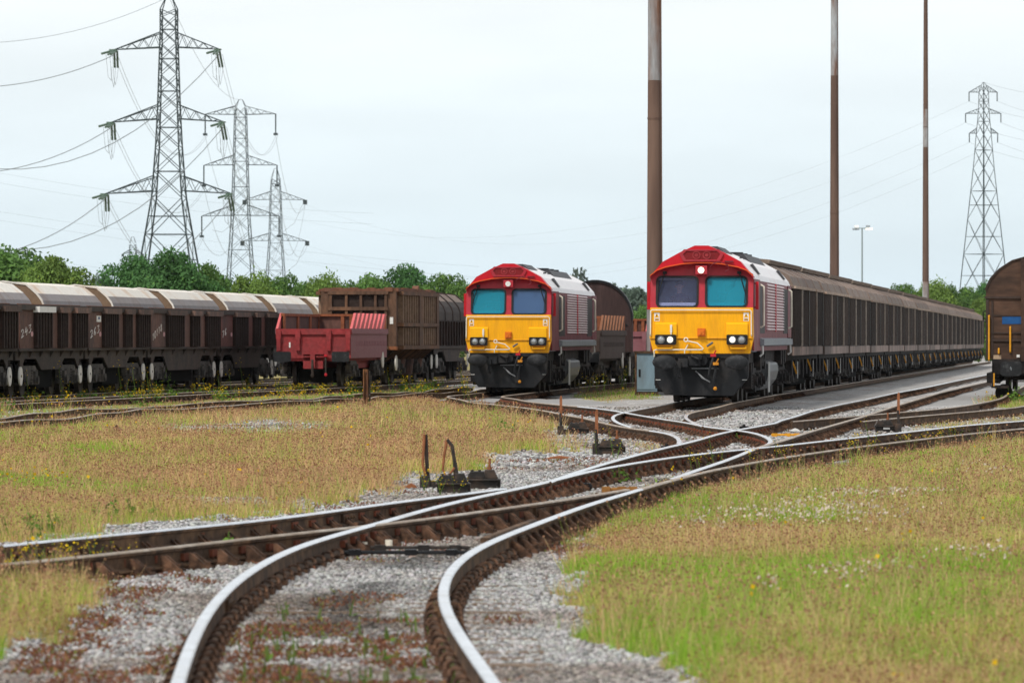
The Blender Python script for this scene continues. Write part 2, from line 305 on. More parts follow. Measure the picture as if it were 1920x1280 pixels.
# ------------------------------------------------------------------ ground
def ground_z(X, Y):
    g, gr, h, ms, sm = masks(X, Y, False)
    z = -0.205 + (fbm(X * 0.8, Y * 0.25, 3) - 0.5) * 0.05 + (vnoise(X * 5, Y * 2, 4) - 0.5) * 0.012
    z = z + np.where(g > 0.5, 0.05 * fbm(X * 0.3 + 9, Y * 0.1, 8), 0)
    return z + np.vectorize(gz)(Y)
def build_ground():
    Ys = [-60, -20, 0, 8, 14]; y = 18.0
    while y < 300: Ys.append(y); y *= 1.0048
    while y < 9000: Ys.append(y); y *= 1.25
    Ys = np.array(Ys); nin, no = 180, 12
    u = np.linspace(-1, 1, nin); o = np.linspace(0, 1, no + 1)[1:] ** 2
    rows = []
    for y in Ys:
        hw = 4 + 0.135 * max(0, y); big = 60 + 1.6 * max(0, y)
        rows.append(np.concatenate([-(hw + (big - hw) * o)[::-1], u * hw, hw + (big - hw) * o]))
    X = np.array(rows); Y = np.repeat(Ys[:, None], X.shape[1], 1); Z = ground_z(X, Y)
    g, gr, h, ms, sm = masks(X, Y)
    nr, nc = X.shape; v = np.stack([X, Y, Z], -1).reshape(-1, 3)
    i = np.arange(nr - 1)[:, None] * nc + np.arange(nc - 1)[None]; f = np.stack([i, i + 1, i + nc + 1, i + nc], -1).reshape(-1, 4)
    me = bpy.data.meshes.new('ground'); me.vertices.add(len(v)); me.vertices.foreach_set('co', v.ravel())
    me.loops.add(f.size); me.loops.foreach_set('vertex_index', f.ravel()); me.polygons.add(len(f))
    me.polygons.foreach_set('loop_start', np.arange(0, f.size, 4)); me.polygons.foreach_set('loop_total', np.full(len(f), 4)); me.update()
    at = me.attributes.new('Mask', 'FLOAT_COLOR', 'POINT')
    at.data.foreach_set('color', np.stack([g, ms, sm, gr], -1).reshape(-1).astype(np.float32))
    me.polygons.foreach_set('use_smooth', np.ones(len(f), bool))
    m = bpy.data.materials.new('yard_ground'); m.use_nodes = True; t = m.node_tree; N = t.nodes.new; K = t.links.new
    b = t.nodes['Principled BSDF']; b.inputs['Roughness'].default_value = 0.95; b.inputs['Specular IOR Level'].default_value = 0.15
    a = N('ShaderNodeAttribute'); a.attribute_name = 'Mask'; s = N('ShaderNodeSeparateXYZ'); K(a.outputs['Vector'], s.inputs[0])
    tc = N('ShaderNodeTexCoord')
    def noise(sc, det=4, stretch=(1, 1, 1)):
        mp = N('ShaderNodeMapping'); mp.inputs['Scale'].default_value = stretch; K(tc.outputs['Object'], mp.inputs[0])
        n = N('ShaderNodeTexNoise'); n.inputs['Scale'].default_value = sc; n.inputs['Detail'].default_value = det; n.inputs['Roughness'].default_value = .7; K(mp.outputs[0], n.inputs['Vector']); return n.outputs[0]
    def rmp(x, lo, hi): 
        r = N('ShaderNodeMapRange'); r.inputs[1].default_value = lo; r.inputs[2].default_value = hi; K(x, r.inputs[0]); return r.outputs[0]
    def mixc(f, c1, c2):
        x = N('ShaderNodeMixRGB')
        if isinstance(f, float): x.inputs[0].default_value = f
        else: K(f, x.inputs[0])
        for i_, c in ((1, c1), (2, c2)):
            if isinstance(c, tuple): x.inputs[i_].default_value = (*c, 1)
            else: K(c, x.inputs[i_])
        return x.outputs[0]
    vo = N('ShaderNodeTexVoronoi'); vo.inputs['Scale'].default_value = 17; vo.inputs['Randomness'].default_value = 1; K(tc.outputs['Object'], vo.inputs['Vector'])
    sv = N('ShaderNodeSeparateXYZ'); K(vo.outputs['Color'], sv.inputs[0])
    grav = mixc(rmp(sv.outputs[0], 0.1, 0.9), (0.22, 0.21, 0.20), (0.56, 0.545, 0.53))
    grav = mixc(rmp(noise(0.9), 0.50, 0.72), grav, (0.20, 0.16, 0.13))
    grav = mixc(rmp(noise(0.45, 5), 0.56, 0.70), grav, (0.26, 0.15, 0.10))
    smooth = mixc(rmp(noise(3.0, 5), 0.3, 0.7), (0.24, 0.235, 0.23), (0.33, 0.32, 0.31))
    soil = mixc(rmp(noise(2.2, 5), 0.4, 0.62), (0.30, 0.21, 0.11), (0.20, 0.22, 0.065))
    mossc = mixc(rmp(noise(14), 0.35, 0.7), (0.15, 0.05, 0.03), (0.24, 0.115, 0.06))
    mf = N('ShaderNodeMath'); mf.operation = 'MULTIPLY'; K(s.outputs[1], mf.inputs[0]); K(rmp(noise(2.6, 5), 0.36, 0.50), mf.inputs[1])
    c = mixc(s.outputs[2], grav, smooth); c = mixc(mf.outputs[0], c, mossc)
    gf = rmp(s.outputs[0], 0.1, 0.55); c = mixc(gf, c, soil)
    K(c, b.inputs['Base Color'])
    bp = N('ShaderNodeBump'); bp.inputs['Strength'].default_value = 0.7; bp.inputs['Distance'].default_value = 0.03; K(vo.outputs['Distance'], bp.inputs['Height']); K(bp.outputs[0], b.inputs['Normal'])
    me.materials.append(m); ob = bpy.data.objects.new('ground', me); COL.objects.link(ob); ob['kind'] = 'structure'
build_ground()

# ------------------------------------------------------------------ track
SEC = [(-.07, -.16), (.07, -.16), (.07, -.148), (.014, -.128), (.011, -.048), (.035, -.036), (.036, -.013), (.028, 0.0), (-.028, 0.0), (-.036, -.013), (-.035, -.036), (-.011, -.048), (-.014, -.128), (-.07, -.148)]
def rail_mesh(key, y0, y1, top, dz=0.0, wob=0.0, name='rail', parent=None, off=0.0, secs=SEC):
    cy, cxx = CV[key]; y0 = max(y0, cy[0]); y1 = min(y1, cy[-1]); ys = []; y = y0
    while y < y1: ys.append(y); y += 0.35 if y < 110 else (0.6 if y < 190 else 3.0)
    ys.append(y1); ys = np.array(ys); xs = np.interp(ys, cy, cxx) + off; sl = np.gradient(xs, ys) if len(ys) > 2 else np.zeros(len(ys))
    mb = MB(); n = len(secs); vs = []
    for x, y, s in zip(xs, ys, sl):
        nx, ny = 1 / math.sqrt(1 + s * s), -s / math.sqrt(1 + s * s)
        z = gz(y) + dz + wob * (math.sin(y * 0.31) * 0.6 + math.sin(y * 0.83 + 1) * 0.5)
        vs += [(x + nx * a, y + ny * a, z + b) for a, b in secs]
    k = len(xs)
    fs = []; ms = []
    for i in range(k - 1):
        for j in range(n):
            fs.append((i * n + j, i * n + (j + 1) % n, (i + 1) * n + (j + 1) % n, (i + 1) * n + j)); ms.append(1 if j in (6, 7, 8) else 0)
    fs += [tuple(range(n - 1, -1, -1)), tuple((k - 1) * n + j for j in range(n))]; ms += [0, 0]
    mb.v = vs; mb.f = fs; mb.m = ms
    return mb.build(name, [M['rail_rust'], M[top]], parent)
def chair_meshes():
    a = MB(); a.box(-.19, .19, -.09, .09, -.20, -.160)
    for s in (-1, 1):
        for q in (-.055, .055):
            a.prism([(s * .015, -.055), (s * .045, -.06), (s * .15, -.145), (s * .17, -.16), (s * .015, -.16)], q - .016, q + .016)
        a.disc((s * .155, 0, -.16), .026, .035, 'z', 8)
    a.cur = 1; a.box(-.062, -.014, -.10, .10, -.115, -.058)
    chair = a.mesh('rail_chair', [M['chair'], M['key']])
    c = MB(); c.box(-.13, .13, -.09, .09, -.20, -.160)
    for s in (-1, 1):
        for q in (-.06, .06):
            pts = [(s * (.070 + .045 * math.cos(t)), q + .03 * math.sin(t * 2), -.155 + .050 * math.sin(t)) for t in np.linspace(0.0, 3.14, 7)]
            c.tube(pts, .010, 5)
    clip = c.mesh('rail_clip', [M['chair']])
    s = MB(); s.box(-1.28, 1.28, -.125, .125, -.30, -.203); sleeper = s.mesh('sleeper', [M['timber']])
    return chair, clip, sleeper
CHAIR, CLIP, SLEEPER = chair_meshes()
def sleepers(root, kl, kr, y0, y1, sty, gap=0.71, dz=0.0, most=100, wide=1.0):
    def pose(y):
        xl, xr = cx(kl, y), cx(kr, y); s = (cx(kl, y + .5) + cx(kr, y + .5) - cx(kl, y - .5) - cx(kr, y - .5)) / 2
        return xl, xr, math.atan(s)
    y = y0; cnt = 0; rest = MB()
    while y < y1:
        xl, xr, th = pose(y); xc = (xl + xr) / 2; z = gz(y)
        R = Matrix.Rotation(-th, 4, 'Z')
        if cnt < most:
            o = bpy.data.objects.new('sleeper', SLEEPER); COL.objects.link(o); o.parent = root
            o.location = (xc, y + random.uniform(-.03, .03), z + dz + random.uniform(-.004, .004)); o.rotation_euler = (0, 0, -th + random.uniform(-.015, .015)); o.scale = (wide, 1, 1)
            for k in (kl, kr):
                d = (cx(k, y) - xc)
                c = bpy.data.objects.new('rail_chair' if sty == 'chair' else 'rail_clip', CHAIR if sty == 'chair' else CLIP); COL.objects.link(c); c.parent = o; c.location = (d / math.cos(th) / wide, 0, 0.002); c.scale = (1 / wide, 1, 1)
                if sty == 'chair' and d < 0: c.rotation_euler = (0, 0, math.pi)
        else:
            rest.add([R @ Vector(q) + Vector((xc, y, z + dz)) for q in [(sx * 1.28, sy * .125, zz) for zz in (-.3, -.178) for sy in (-1, 1) for sx in (-1, 1)]], [(0, 1, 3, 2), (4, 6, 7, 5), (0, 4, 5, 1), (2, 3, 7, 6), (0, 2, 6, 4), (1, 5, 7, 3)])
            for k in (kl, kr):
                for s in (-1, 1): rest.prism([(cx(k, y) + s * .012, z - .06), (cx(k, y) + s * .05, z - .07), (cx(k, y) + s * .16, z - .165), (cx(k, y) + s * .012, z - .165)], y - .05, y + .05)
        cnt += 1; y += gap
    if rest.v:
        o = rest.build('sleepers', M['chair'], root); o['kind'] = 'stuff'
def track(label, rails, sl, group='railway tracks of the yard'):
    t = thing('railway_track', label, 'railway track', group=group)
    t['_'] = 0; del t['_']
    for r in rails: rail_mesh(*r[:3], r[3], parent=t, **(r[4] if len(r) > 4 else {}))
    for s in sl: sleepers(t, *s)
    return t
T1 = track('bright railed turnout curving in from the bottom of the photo to the far right', [('A', 20, 150, 'rail_steel'), ('B', 20, 62, 'rail_steel'), ('B', 62, 150, 'rail_dull')],
      [('A', 'B', 22, 47.5, 'clip', .68), ('A', 'B', 47.9, 92, 'chair', .71), ('A', 'B', 92.5, 126, 'clip', .71)])
T2 = track('track running off to the left past the lever boxes, its near rail brown', [('J', 30, 62.4, 'rail_steel', dict(dz=-.003)), ('K', 30, 62, 'rail_dull', dict(dz=-.003))], [('J', 'K', 41.2, 61, 'chair', .71, -.006)])
T3 = track('track leaving the turnout between the crossing curves towards the upper right', [('CU', 64.5, 310, 'rail_steel', dict(dz=-.003)), ('D', 66, 84, 'rail_steel', dict(dz=-.003)), ('D', 84, 310, 'rail_dull', dict(dz=-.003))], [('CU', 'D', 66, 108, 'chair', .71, -.012, 75), ('CU', 'D', 108.4, 200, 'clip', .75, -.045, 0)])
T4 = track('track curving round under the brown van at the right edge', [('S1', 112, 300, 'rail_dull', dict(dz=-.005)), ('S2', 112, 300, 'rail_dull', dict(dz=-.005))], [('S1', 'S2', 113, 180, 'clip', .75, -.045, 40)])
T5 = track('track curling round from under the left locomotive to the crossing', [('F', 88, 101, 'rail_steel', dict(dz=-.005)), ('F', 101, 420, 'rail_dull', dict(dz=-.005)), ('E', 87, 136, 'rail_steel', dict(dz=-.005)), ('E', 136, 420, 'rail_dull', dict(dz=-.005))], [('F', 'E', 91, 180, 'chair', .71, -.030, 100)])
T6 = track('track curling round from under the right locomotive and its vans', [('G', 105, 470, 'rail_steel', dict(dz=-.007)), ('H', 106, 122, 'rail_steel', dict(dz=-.007)), ('H', 122, 470, 'rail_dull', dict(dz=-.007))], [('G', 'H', 108, 180, 'clip', .71, -.035, 80)])
T7 = track('siding under the red wagon, nearest rail showing through yellow weeds', [('Q1', 110, 330, 'rail_dull'), ('Q1b', 110, 330, 'rail_dull')], [('Q1b', 'Q1', 112, 200, 'chair', .75, -.004, 0)])
T8 = track('overgrown wavy old track through the grass in front of the hoppers', [('Q2', 100, 215, 'rail_dull', dict(wob=.035)), ('Q2b', 100, 215, 'rail_dull', dict(wob=.035))], [])
T9 = track('dark track under the row of open brown hoppers', [('V0', 120, 330, 'rail_dull'), ('V0b', 120, 330, 'rail_dull')], [])
T10 = track('track under the row of pale hooded hoppers', [('V1', 120, 330, 'rail_dull'), ('V1b', 120, 330, 'rail_dull')], [])
# ------------------------------------------------------------------ rail vehicles
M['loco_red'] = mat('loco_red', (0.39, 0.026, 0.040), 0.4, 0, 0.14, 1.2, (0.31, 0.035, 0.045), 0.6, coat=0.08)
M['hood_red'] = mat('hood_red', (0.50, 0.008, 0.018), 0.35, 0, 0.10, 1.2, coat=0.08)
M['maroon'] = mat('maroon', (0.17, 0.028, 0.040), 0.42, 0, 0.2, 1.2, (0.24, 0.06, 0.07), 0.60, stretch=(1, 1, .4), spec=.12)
M['yellow'] = mat('yellow', (0.86, 0.395, 0.004), 0.38, 0, 0.09, 1.3, (0.60, 0.25, 0.010), 0.62, coat=0.06, stretch=(3.5, 1, .5), soft=.16)
M['yellow_hi'] = mat('yellow_hi', (0.88, 0.43, 0.005), 0.38, 0, 0.05, 1.0, coat=0.06)
M['loco_roof'] = mat('loco_roof', (0.74, 0.71, 0.71), 0.32, 0, 0.12, 1.0, (0.55, 0.42, 0.42), 0.64, stretch=(1, .5, 1))
M['roof_dark'] = mat('roof_dark', (0.05, 0.05, 0.055), 0.55, 0, 0.3, 2)
M['louvre'] = mat('louvre', (0.74, 0.60, 0.60), 0.4, 0, 0.15, 2, (0.45, 0.25, 0.26), 0.66)
M['loco_black'] = mat('loco_black', (0.011, 0.012, 0.014), 0.6, 0, 0.3, 1.5, (0.045, 0.040, 0.037), 0.62, stretch=(1, 1, .6))
M['under'] = mat('under', (0.013, 0.011, 0.011), 0.75, 0, 0.5, 2.5, (0.047, 0.034, 0.028), 0.62)
M['rubber'] = mat('rubber', (0.017, 0.018, 0.020), 0.55, 0, 0.3, 4, (0.063, 0.063, 0.066), 0.64)
M['grey_steel'] = mat('grey_steel', (0.14, 0.145, 0.15), 0.45, 0.4, 0.25, 2)
M['pale_grey'] = mat('pale_grey', (0.24, 0.26, 0.28), 0.5, 0, 0.2, 2)
M['white'] = mat('white', (0.72, 0.71, 0.68), 0.5, 0, 0.1, 3, (0.52, 0.47, 0.42), 0.68)
M['cream_pipe'] = mat('cream_pipe', (0.74, 0.68, 0.56), 0.5, 0, 0.1, 3)
M['blk'] = mat('blk', (0.012, 0.012, 0.013), 0.5, 0, 0.1, 3)
M['orange'] = mat('orange', (0.62, 0.15, 0.015), 0.5, 0, 0.2, 6)
M['brass'] = mat('brass', (0.55, 0.22, 0.02), 0.5, 0, 0.2, 6)
M['valve_red'] = mat('valve_red', (0.45, 0.02, 0.03), 0.5, 0, 0.1, 6)
M['stripe'] = mat('stripe', (0.75, 0.12, 0.02), 0.5, 0, 0.05, 6)
M['lens_off'] = mat('lens_off', (0.42, 0.44, 0.45), 0.12, 0.6, 0.15, 20)
M['lens_lit'] = emis('lens_lit', (1.0, 0.93, 0.74), 0.95)
M['wheel'] = mat('wheel', (0.05, 0.042, 0.038), 0.6, 0.3, 0.3, 3)
M['glass_teal'] = glass('glass_teal', (0.22, 0.82, 0.95), 0.46, (0.02, 0.34, 0.45), .04)
M['glass_blue'] = glass('glass_blue', (0.45, 0.62, 0.85), 0.66, (0.07, 0.14, 0.28))
M['glass_clear'] = glass('glass_clear', (0.85, 0.88, 1.0), 0.17, (0.19, 0.20, 0.30))
M['cab_wall'] = mat('cab_wall', (0.34, 0.38, 0.42), 0.8, 0, 0.1, 2)
M['cab_lining'] = mat('cab_lining', (0.30, 0.40, 0.50), 0.8, 0, 0.2, 1)

LOC_PROF = [(-1.31, 1.64), (-1.305, 3.12), (-1.23, 3.24), (-.98, 3.53), (-.52, 3.78), (-.17, 3.93), (.17, 3.93), (.52, 3.78), (.98, 3.53), (1.23, 3.24), (1.305, 3.12), (1.31, 1.64)]
def bogie(root, y, half, nax, z_ax=.52, sx=1.08, rw=.46, mats=('bogie_grey', 'wheel'), spring=True, deep=.28):
    b = MB(); n = nax
    for s in (-1, 1):
        b.prism([(y - half, .72), (y - half + .25, .86), (y + half - .25, .86), (y + half, .72), (y + half, .5), (y + half - .3, .44), (y + .35, .52), (y, deep), (y - .35, .52), (y - half + .3, .44), (y - half, .5)], s * sx - .07, s * sx + .07, 'x')
        for i in range(n):
            ya = y + (i - (n - 1) / 2) * (2 * half - .9) / max(1, n - 1)
            b.box(s * sx - .13, s * sx + .15, ya - .16, ya + .16, .36, .70); b.disc((s * sx + (.15 if s > 0 else -.15 - .06), ya, z_ax), .12, .06, 'x', 10)
            if spring:
                for q in (-.36, .36):
                    for k in range(5): b.disc((s * (sx + .02), ya + q, .40 + .075 * k), .10, .045, 'z', 8)
                b.box(s * sx - .1, s * sx + .1, ya - .46, ya + .46, .33, .39)
    o = b.build('bogie', M[mats[0]], root)
    for i in range(n):
        ya = y + (i - (n - 1) / 2) * (2 * half - .9) / max(1, n - 1)
        wsh = MB()
        for s in (-1, 1):
            wsh.disc((s * .75 - .065, ya, rw), rw, .13, 'x', 24); wsh.disc((s * .69 - .012, ya, rw), rw + .03, .024, 'x', 24)
        wsh.tube([(-.7, ya, rw), (.7, ya, rw)], .08, 8)
        wsh.build('wheelset', M[mats[1]], o)
    return o
M['bogie_grey'] = mat('bogie_grey', (0.045, 0.041, 0.038), 0.7, 0, 0.5, 3, (0.10, 0.085, 0.072), 0.60, bump=.3)
M['shade_block'] = mat('shade_block', (0.006, 0.006, 0.006), 0.9, 0, 0.3, 2, spec=.05)
def shade_block(root, y0, y1, zt, wide=None):  # near-black block added under a vehicle to stop light and deepen its shade
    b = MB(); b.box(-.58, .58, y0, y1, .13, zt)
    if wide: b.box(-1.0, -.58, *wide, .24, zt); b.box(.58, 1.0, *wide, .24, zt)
    b.build('shade_filler', M['shade_block'], root)
def rrect(x0, x1, z0, z1, r, n=4):
    pts = []
    for cx_, cz, a0 in ((x1 - r, z1 - r, 0), (x0 + r, z1 - r, 90), (x0 + r, z0 + r, 180), (x1 - r, z0 + r, 270)):
        for k in range(n + 1):
            a = R_(a0 + 90 * k / n); pts.append((cx_ + r * math.cos(a), cz + r * math.sin(a)))
    return pts
def ring(mb, outer, inner, y0, y1):
    n = len(outer)
    vs = [(p[0], y, p[1]) for y in (y0, y1) for q in (outer, inner) for p in q]
    fs = []
    for i in range(n):
        j = (i + 1) % n
        fs += [(i, j, n + j, n + i), (2 * n + i, 3 * n + i, 3 * n + j, 2 * n + j), (i, 2 * n + i, 2 * n + j, j), (n + i, n + j, 3 * n + j, 3 * n + i)]
    mb.add(vs, fs); return mb

def person_driver(loc, head):
    """seated driver: torso, arms and head grown as one skin"""
    V = [(0, 0, 0), (0, .02, .22), (0, .03, .42), (0, .01, .52), (0, -.01, .60), (0, -.02, .70), (0, -.02, .80),
         (-.10, .02, .45), (-.20, .02, .42), (-.25, -.04, .20), (-.20, -.26, .12), (-.13, -.36, .16),
         (.10, .02, .45), (.20, .02, .42), (.25, -.06, .22), (.14, -.26, .26), (.05, -.31, .33),
         (-.09, -.12, -.03), (-.13, -.42, -.02), (.09, -.12, -.03), (.13, -.42, -.02), (-.13, -.45, -.40), (.13, -.45, -.40)]
    E = [(0, 1), (1, 2), (2, 3), (3, 4), (4, 5), (5, 6), (2, 7), (7, 8), (8, 9), (9, 10), (10, 11), (2, 12), (12, 13), (13, 14), (14, 15), (15, 16), (0, 17), (17, 18), (0, 19), (19, 20), (18, 21), (20, 22)]
    Rr = [.17, .16, .15, .07, .058, .095, .075, .10, .075, .052, .042, .036, .10, .075, .052, .042, .036, .09, .075, .09, .075, .055, .055]
    me = bpy.data.meshes.new('person'); me.from_pydata(V, E, []); o = bpy.data.objects.new('person', me); COL.objects.link(o)
    sk = o.modifiers.new('skin', 'SKIN'); su = o.modifiers.new('sub', 'SUBSURF'); su.levels = su.render_levels = 2
    for i, r in enumerate(Rr): me.skin_vertices[0].data[i].radius = (r, r)
    me.skin_vertices[0].data[0].use_root = True
    m = bpy.data.materials.new('driver_skin'); m.use_nodes = True; t = m.node_tree; tc = t.nodes.new('ShaderNodeTexCoord'); sp = t.nodes.new('ShaderNodeSeparateXYZ'); t.links.new(tc.outputs['Object'], sp.inputs[0])
    gt = t.nodes.new('ShaderNodeMath'); gt.operation = 'GREATER_THAN'; gt.inputs[1].default_value = .545; t.links.new(sp.outputs[2], gt.inputs[0])
    lt = t.nodes.new('ShaderNodeMath'); lt.operation = 'LESS_THAN'; lt.inputs[1].default_value = -.20; t.links.new(sp.outputs[1], lt.inputs[0])
    zt = t.nodes.new('ShaderNodeMath'); zt.operation = 'GREATER_THAN'; zt.inputs[1].default_value = .08; t.links.new(sp.outputs[2], zt.inputs[0])
    an = t.nodes.new('ShaderNodeMath'); an.operation = 'MULTIPLY'; t.links.new(lt.outputs[0], an.inputs[0]); t.links.new(zt.outputs[0], an.inputs[1])
    mx_ = t.nodes.new('ShaderNodeMath'); mx_.operation = 'MAXIMUM'; t.links.new(gt.outputs[0], mx_.inputs[0]); t.links.new(an.outputs[0], mx_.inputs[1])
    mc = t.nodes.new('ShaderNodeMixRGB'); mc.inputs[1].default_value = (.008, .016, .06, 1); mc.inputs[2].default_value = (.68, .40, .30, 1); t.links.new(mx_.outputs[0], mc.inputs[0])
    t.links.new(mc.outputs[0], t.nodes['Principled BSDF'].inputs['Base Color']); me.materials.append(m)
    o.location = loc; o.rotation_euler = (0, 0, -head)
    tag(o, 'driver in a dark blue top sitting behind the windscreen of the right locomotive', 'person')
    h = MB(); h.ell((0, .01, .79), .098, .105, .085, 12, 8); h.build('hair', mat('hair', (.06, .05, .045), .9), o)
    f = MB(); f.ell((0, -.128, .715), .016, .022, .028, 8, 6)
    for s in (-1, 1): f.ell((s * .095, -.01, .72), .015, .025, .035, 8, 6)
    f.build('nose_and_ears', mat('face_skin', (.55, .30, .22), .6), o)
    ey = MB()
    for s in (-1, 1): ey.ell((s * .036, -.105, .735), .013, .010, .008, 8, 6)
    ey.box(-.028, .028, -.118, -.10, .655, .663); ey.build('eyes_and_mouth', mat('eye_dark', (.06, .02, .02), .5), o)
    ch = MB(); ch.box(-.26, .26, .16, .26, -.10, .62); ch.box(-.26, .26, -.3, .26, -.2, -.10); ch.box(-.06, .06, -.06, .06, -.62, -.2)
    return o
def loco(label, place, dz, lit, driver):
    x0, y0, th = place
    t = thing('diesel_locomotive', label, 'locomotive', (x0, y0, dz), th, 'red and yellow locomotives')
    L = 21.2
    # body between the cabs
    b = MB(); prof = [p for p in LOC_PROF if p[1] < 3.2]; 
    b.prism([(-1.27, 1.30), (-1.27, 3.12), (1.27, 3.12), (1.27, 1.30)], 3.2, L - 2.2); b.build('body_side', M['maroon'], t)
    r = MB(); r.prism([(-1.285, 3.10), (-1.23, 3.24), (-.98, 3.53), (-.52, 3.78), (-.17, 3.92), (.17, 3.92), (.52, 3.78), (.98, 3.53), (1.23, 3.24), (1.285, 3.10)], .62, L - .5)
    rf = r.build('roof', M['loco_roof'], t)
    d = MB()
    d.prism([(-.50, 3.80), (-.30, 3.96), (.30, 3.96), (.50, 3.80)], 1.6, 5.2); d.prism([(-.78, 3.64), (-.60, 3.86), (.60, 3.86), (.78, 3.64)], 8.5, 16.5)
    for y in (9.2, 11.4, 13.6): d.disc((0, y, 3.86), .55, .06, 'z', 20)
    d.build('roof_vent', M['roof_dark'], rf)
    e_ = MB()
    for y in (4.1, L - 3.2): e_.prism([(1.20, 3.28), (1.25, 3.28), (1.06, 3.55), (1.0, 3.52)], y, y + .55)
    for y in (5.2, 6.9): e_.disc((.72, y, 3.70), .05, .05, 'z', 8)
    e_.build('lifting_eye', M['roof_dark'], rf)
    for ya, yb, nm in ((.28, 3.2, 'cab'), (L - 2.2, L - .1, 'rear_cab')):
        c = MB(); c.prism([(-1.29, 1.64), (-1.29, 3.12), (1.29, 3.12), (1.29, 1.64)], ya + .06, yb); c.cur = 0
        cb = c.build(nm, M['maroon'], t) if nm == 'rear_cab' else None
        if nm == 'cab':       # hollow cab: side walls, floor, back wall with the windows left open
            bpy.data.objects.remove(bpy.data.objects[-1]) if False else None
            c = MB()
            for s in (-1, 1):
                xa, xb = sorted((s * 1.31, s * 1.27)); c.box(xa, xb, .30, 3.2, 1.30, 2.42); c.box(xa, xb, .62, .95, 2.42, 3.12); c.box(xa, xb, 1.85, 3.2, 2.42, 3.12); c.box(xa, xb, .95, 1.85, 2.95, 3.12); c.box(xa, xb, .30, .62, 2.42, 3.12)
            cb = c.build('cab_side', M['maroon'], t)
            k = MB(); k.box(-1.27, 1.27, 2.3, 2.34, 1.3, 3.12); k.box(-1.27, 1.27, .45, 2.3, 1.28, 1.32); k.box(-1.1, 1.1, .48, 1.0, 1.32, 2.36)
            k.build('cab_lining', M['cab_lining'], t)
            for sx in ((.62,) if driver else (-.55, .62)):
                st_ = MB(); st_.box(sx - .24, sx + .24, 1.45, 1.56, 2.1, 2.78); st_.box(sx - .24, sx + .24, 1.1, 1.56, 1.98, 2.1); st_.box(sx - .12, sx + .12, 1.44, 1.52, 2.80, 2.98); st_.build('seat', M['rubber'], t)
            q = MB()
            for s in (-1, 1): q.box(s * 1.29 - .004, s * 1.29 + .004, .95, 1.85, 2.42, 2.95)
            q.build('side_window', M['glass_teal'], cb)
    # yellow nose: upper panel, lower panel turned under
    nz_ = MB(); nz_.prism([(-1.31, 1.63), (-1.295, 2.395), (1.295, 2.395), (1.31, 1.63)], 0, .34); nz_.prism([(-1.215, 1.235), (-1.31, 1.628), (1.31, 1.628), (1.215, 1.235)], .03, .40)
    nz_.box(-1.31, 1.31, -.012, .02, 1.618, 1.642)
    nose = nz_.build('nose', M['yellow'], t, bevel=.02)
    for s in (-1, 1):
        p = MB(); xa, xb = sorted((s * 1.17, s * .62)); p.prism([(0.005, 1.70), (0.005, 2.02), (-.05, 1.99), (-.05, 1.70)], xa, xb, 'x'); p.build('lamp_panel', M['yellow_hi'], nose, bevel=.01)
        p = MB(); p.box(s * .93 - .2, s * .93 + .2, -.12, .0, 1.355, 1.385); p.box(s * .93 - .2, s * .93 - .18, -.12, 0, 1.385, 1.42); p.box(s * .93 + .18, s * .93 + .2, -.12, 0, 1.385, 1.42); p.build('footstep', M['yellow'], nose)
    # windscreen surround, raked
    f = MB(); zb, zt = 2.397, 3.40; wins = [(-1.14, -.10, 2.41, 3.18), (.10, 1.14, 2.41, 3.18)]
    def slant(mb):
        mb.v = [(x, y + max(0, (z - 2.40)) * .22, z) for x, y, z in mb.v]; return mb
    xs = [-1.297, -1.14, -.10, .10, 1.14, 1.297]; zs = [zb, 2.412, 3.18, 3.62]
    for i in range(5):
        for j in range(2):
            if i in (1, 3) and j == 1: continue
            f.box(xs[i], xs[i + 1], .06, .14, zs[j], zs[j + 1])
    f.prism([(-1.297, 3.18)] + [(x * .99, 3.20 + .36 * math.sqrt(max(0, 1 - (x / 1.31) ** 2)) ** 1.1) for x in np.linspace(-1.30, 1.30, 13)] + [(1.297, 3.18)], .06, .14)
    for x_0, x_1, z_0, z_1 in wins:       # rounded corners of each opening
        for cx_, cz, sx, sz in ((x_0, z_0, 1, 1), (x_1, z_0, -1, 1), (x_0, z_1, 1, -1), (x_1, z_1, -1, -1)):
            r0 = .12; pts = [(cx_, cz)] + [(cx_ + sx * (r0 - r0 * math.sin(a)), cz + sz * (r0 - r0 * math.cos(a))) for a in np.linspace(0, math.pi / 2, 5)]
            if sx * sz < 0: pts = pts[::-1]
            f.prism(pts, .062, .138)
    slant(f); cabf = f.build('cab_front', M['loco_red'], t)
    for i, (x_0, x_1, z_0, z_1) in enumerate(wins):
        g = MB(); g.prism(rrect(x_0 - .005, x_1 + .005, z_0 - .005, z_1 + .005, .12), .095, .107); slant(g)
        gl = g.build('windscreen', M['glass_clear' if (driver and i == 0) else ('glass_teal' if (driver or i == 0) else 'glass_blue')], t)
        k = MB(); ring(k, rrect(x_0 - .02, x_1 + .02, z_0 - .02, z_1 + .02, .14), rrect(x_0 + .03, x_1 - .03, z_0 + .03, z_1 - .03, .10), .035, .10); slant(k); k.build('window_seal', M['blk'], gl)
        wp = MB()
        top = (x_0 + .2, 3.27) if i == 0 else (x_1 - .2, 3.27); bot = (x_0 + .05, 2.78) if i == 0 else (x_1 - .03, 2.72)
        wp.tube([(top[0], .0, top[1]), (bot[0], .02, bot[1])], .014, 5)
        wp.tube([(bot[0] + .0, .03, bot[1] + .28), (bot[0] - .03, .025, bot[1] - .22)], .012, 5); wp.box(top[0] - .05, top[0] + .05, -.02, .08, top[1] - .03, top[1] + .04); slant(wp)
        wp.build('wiper', M['blk'], gl)
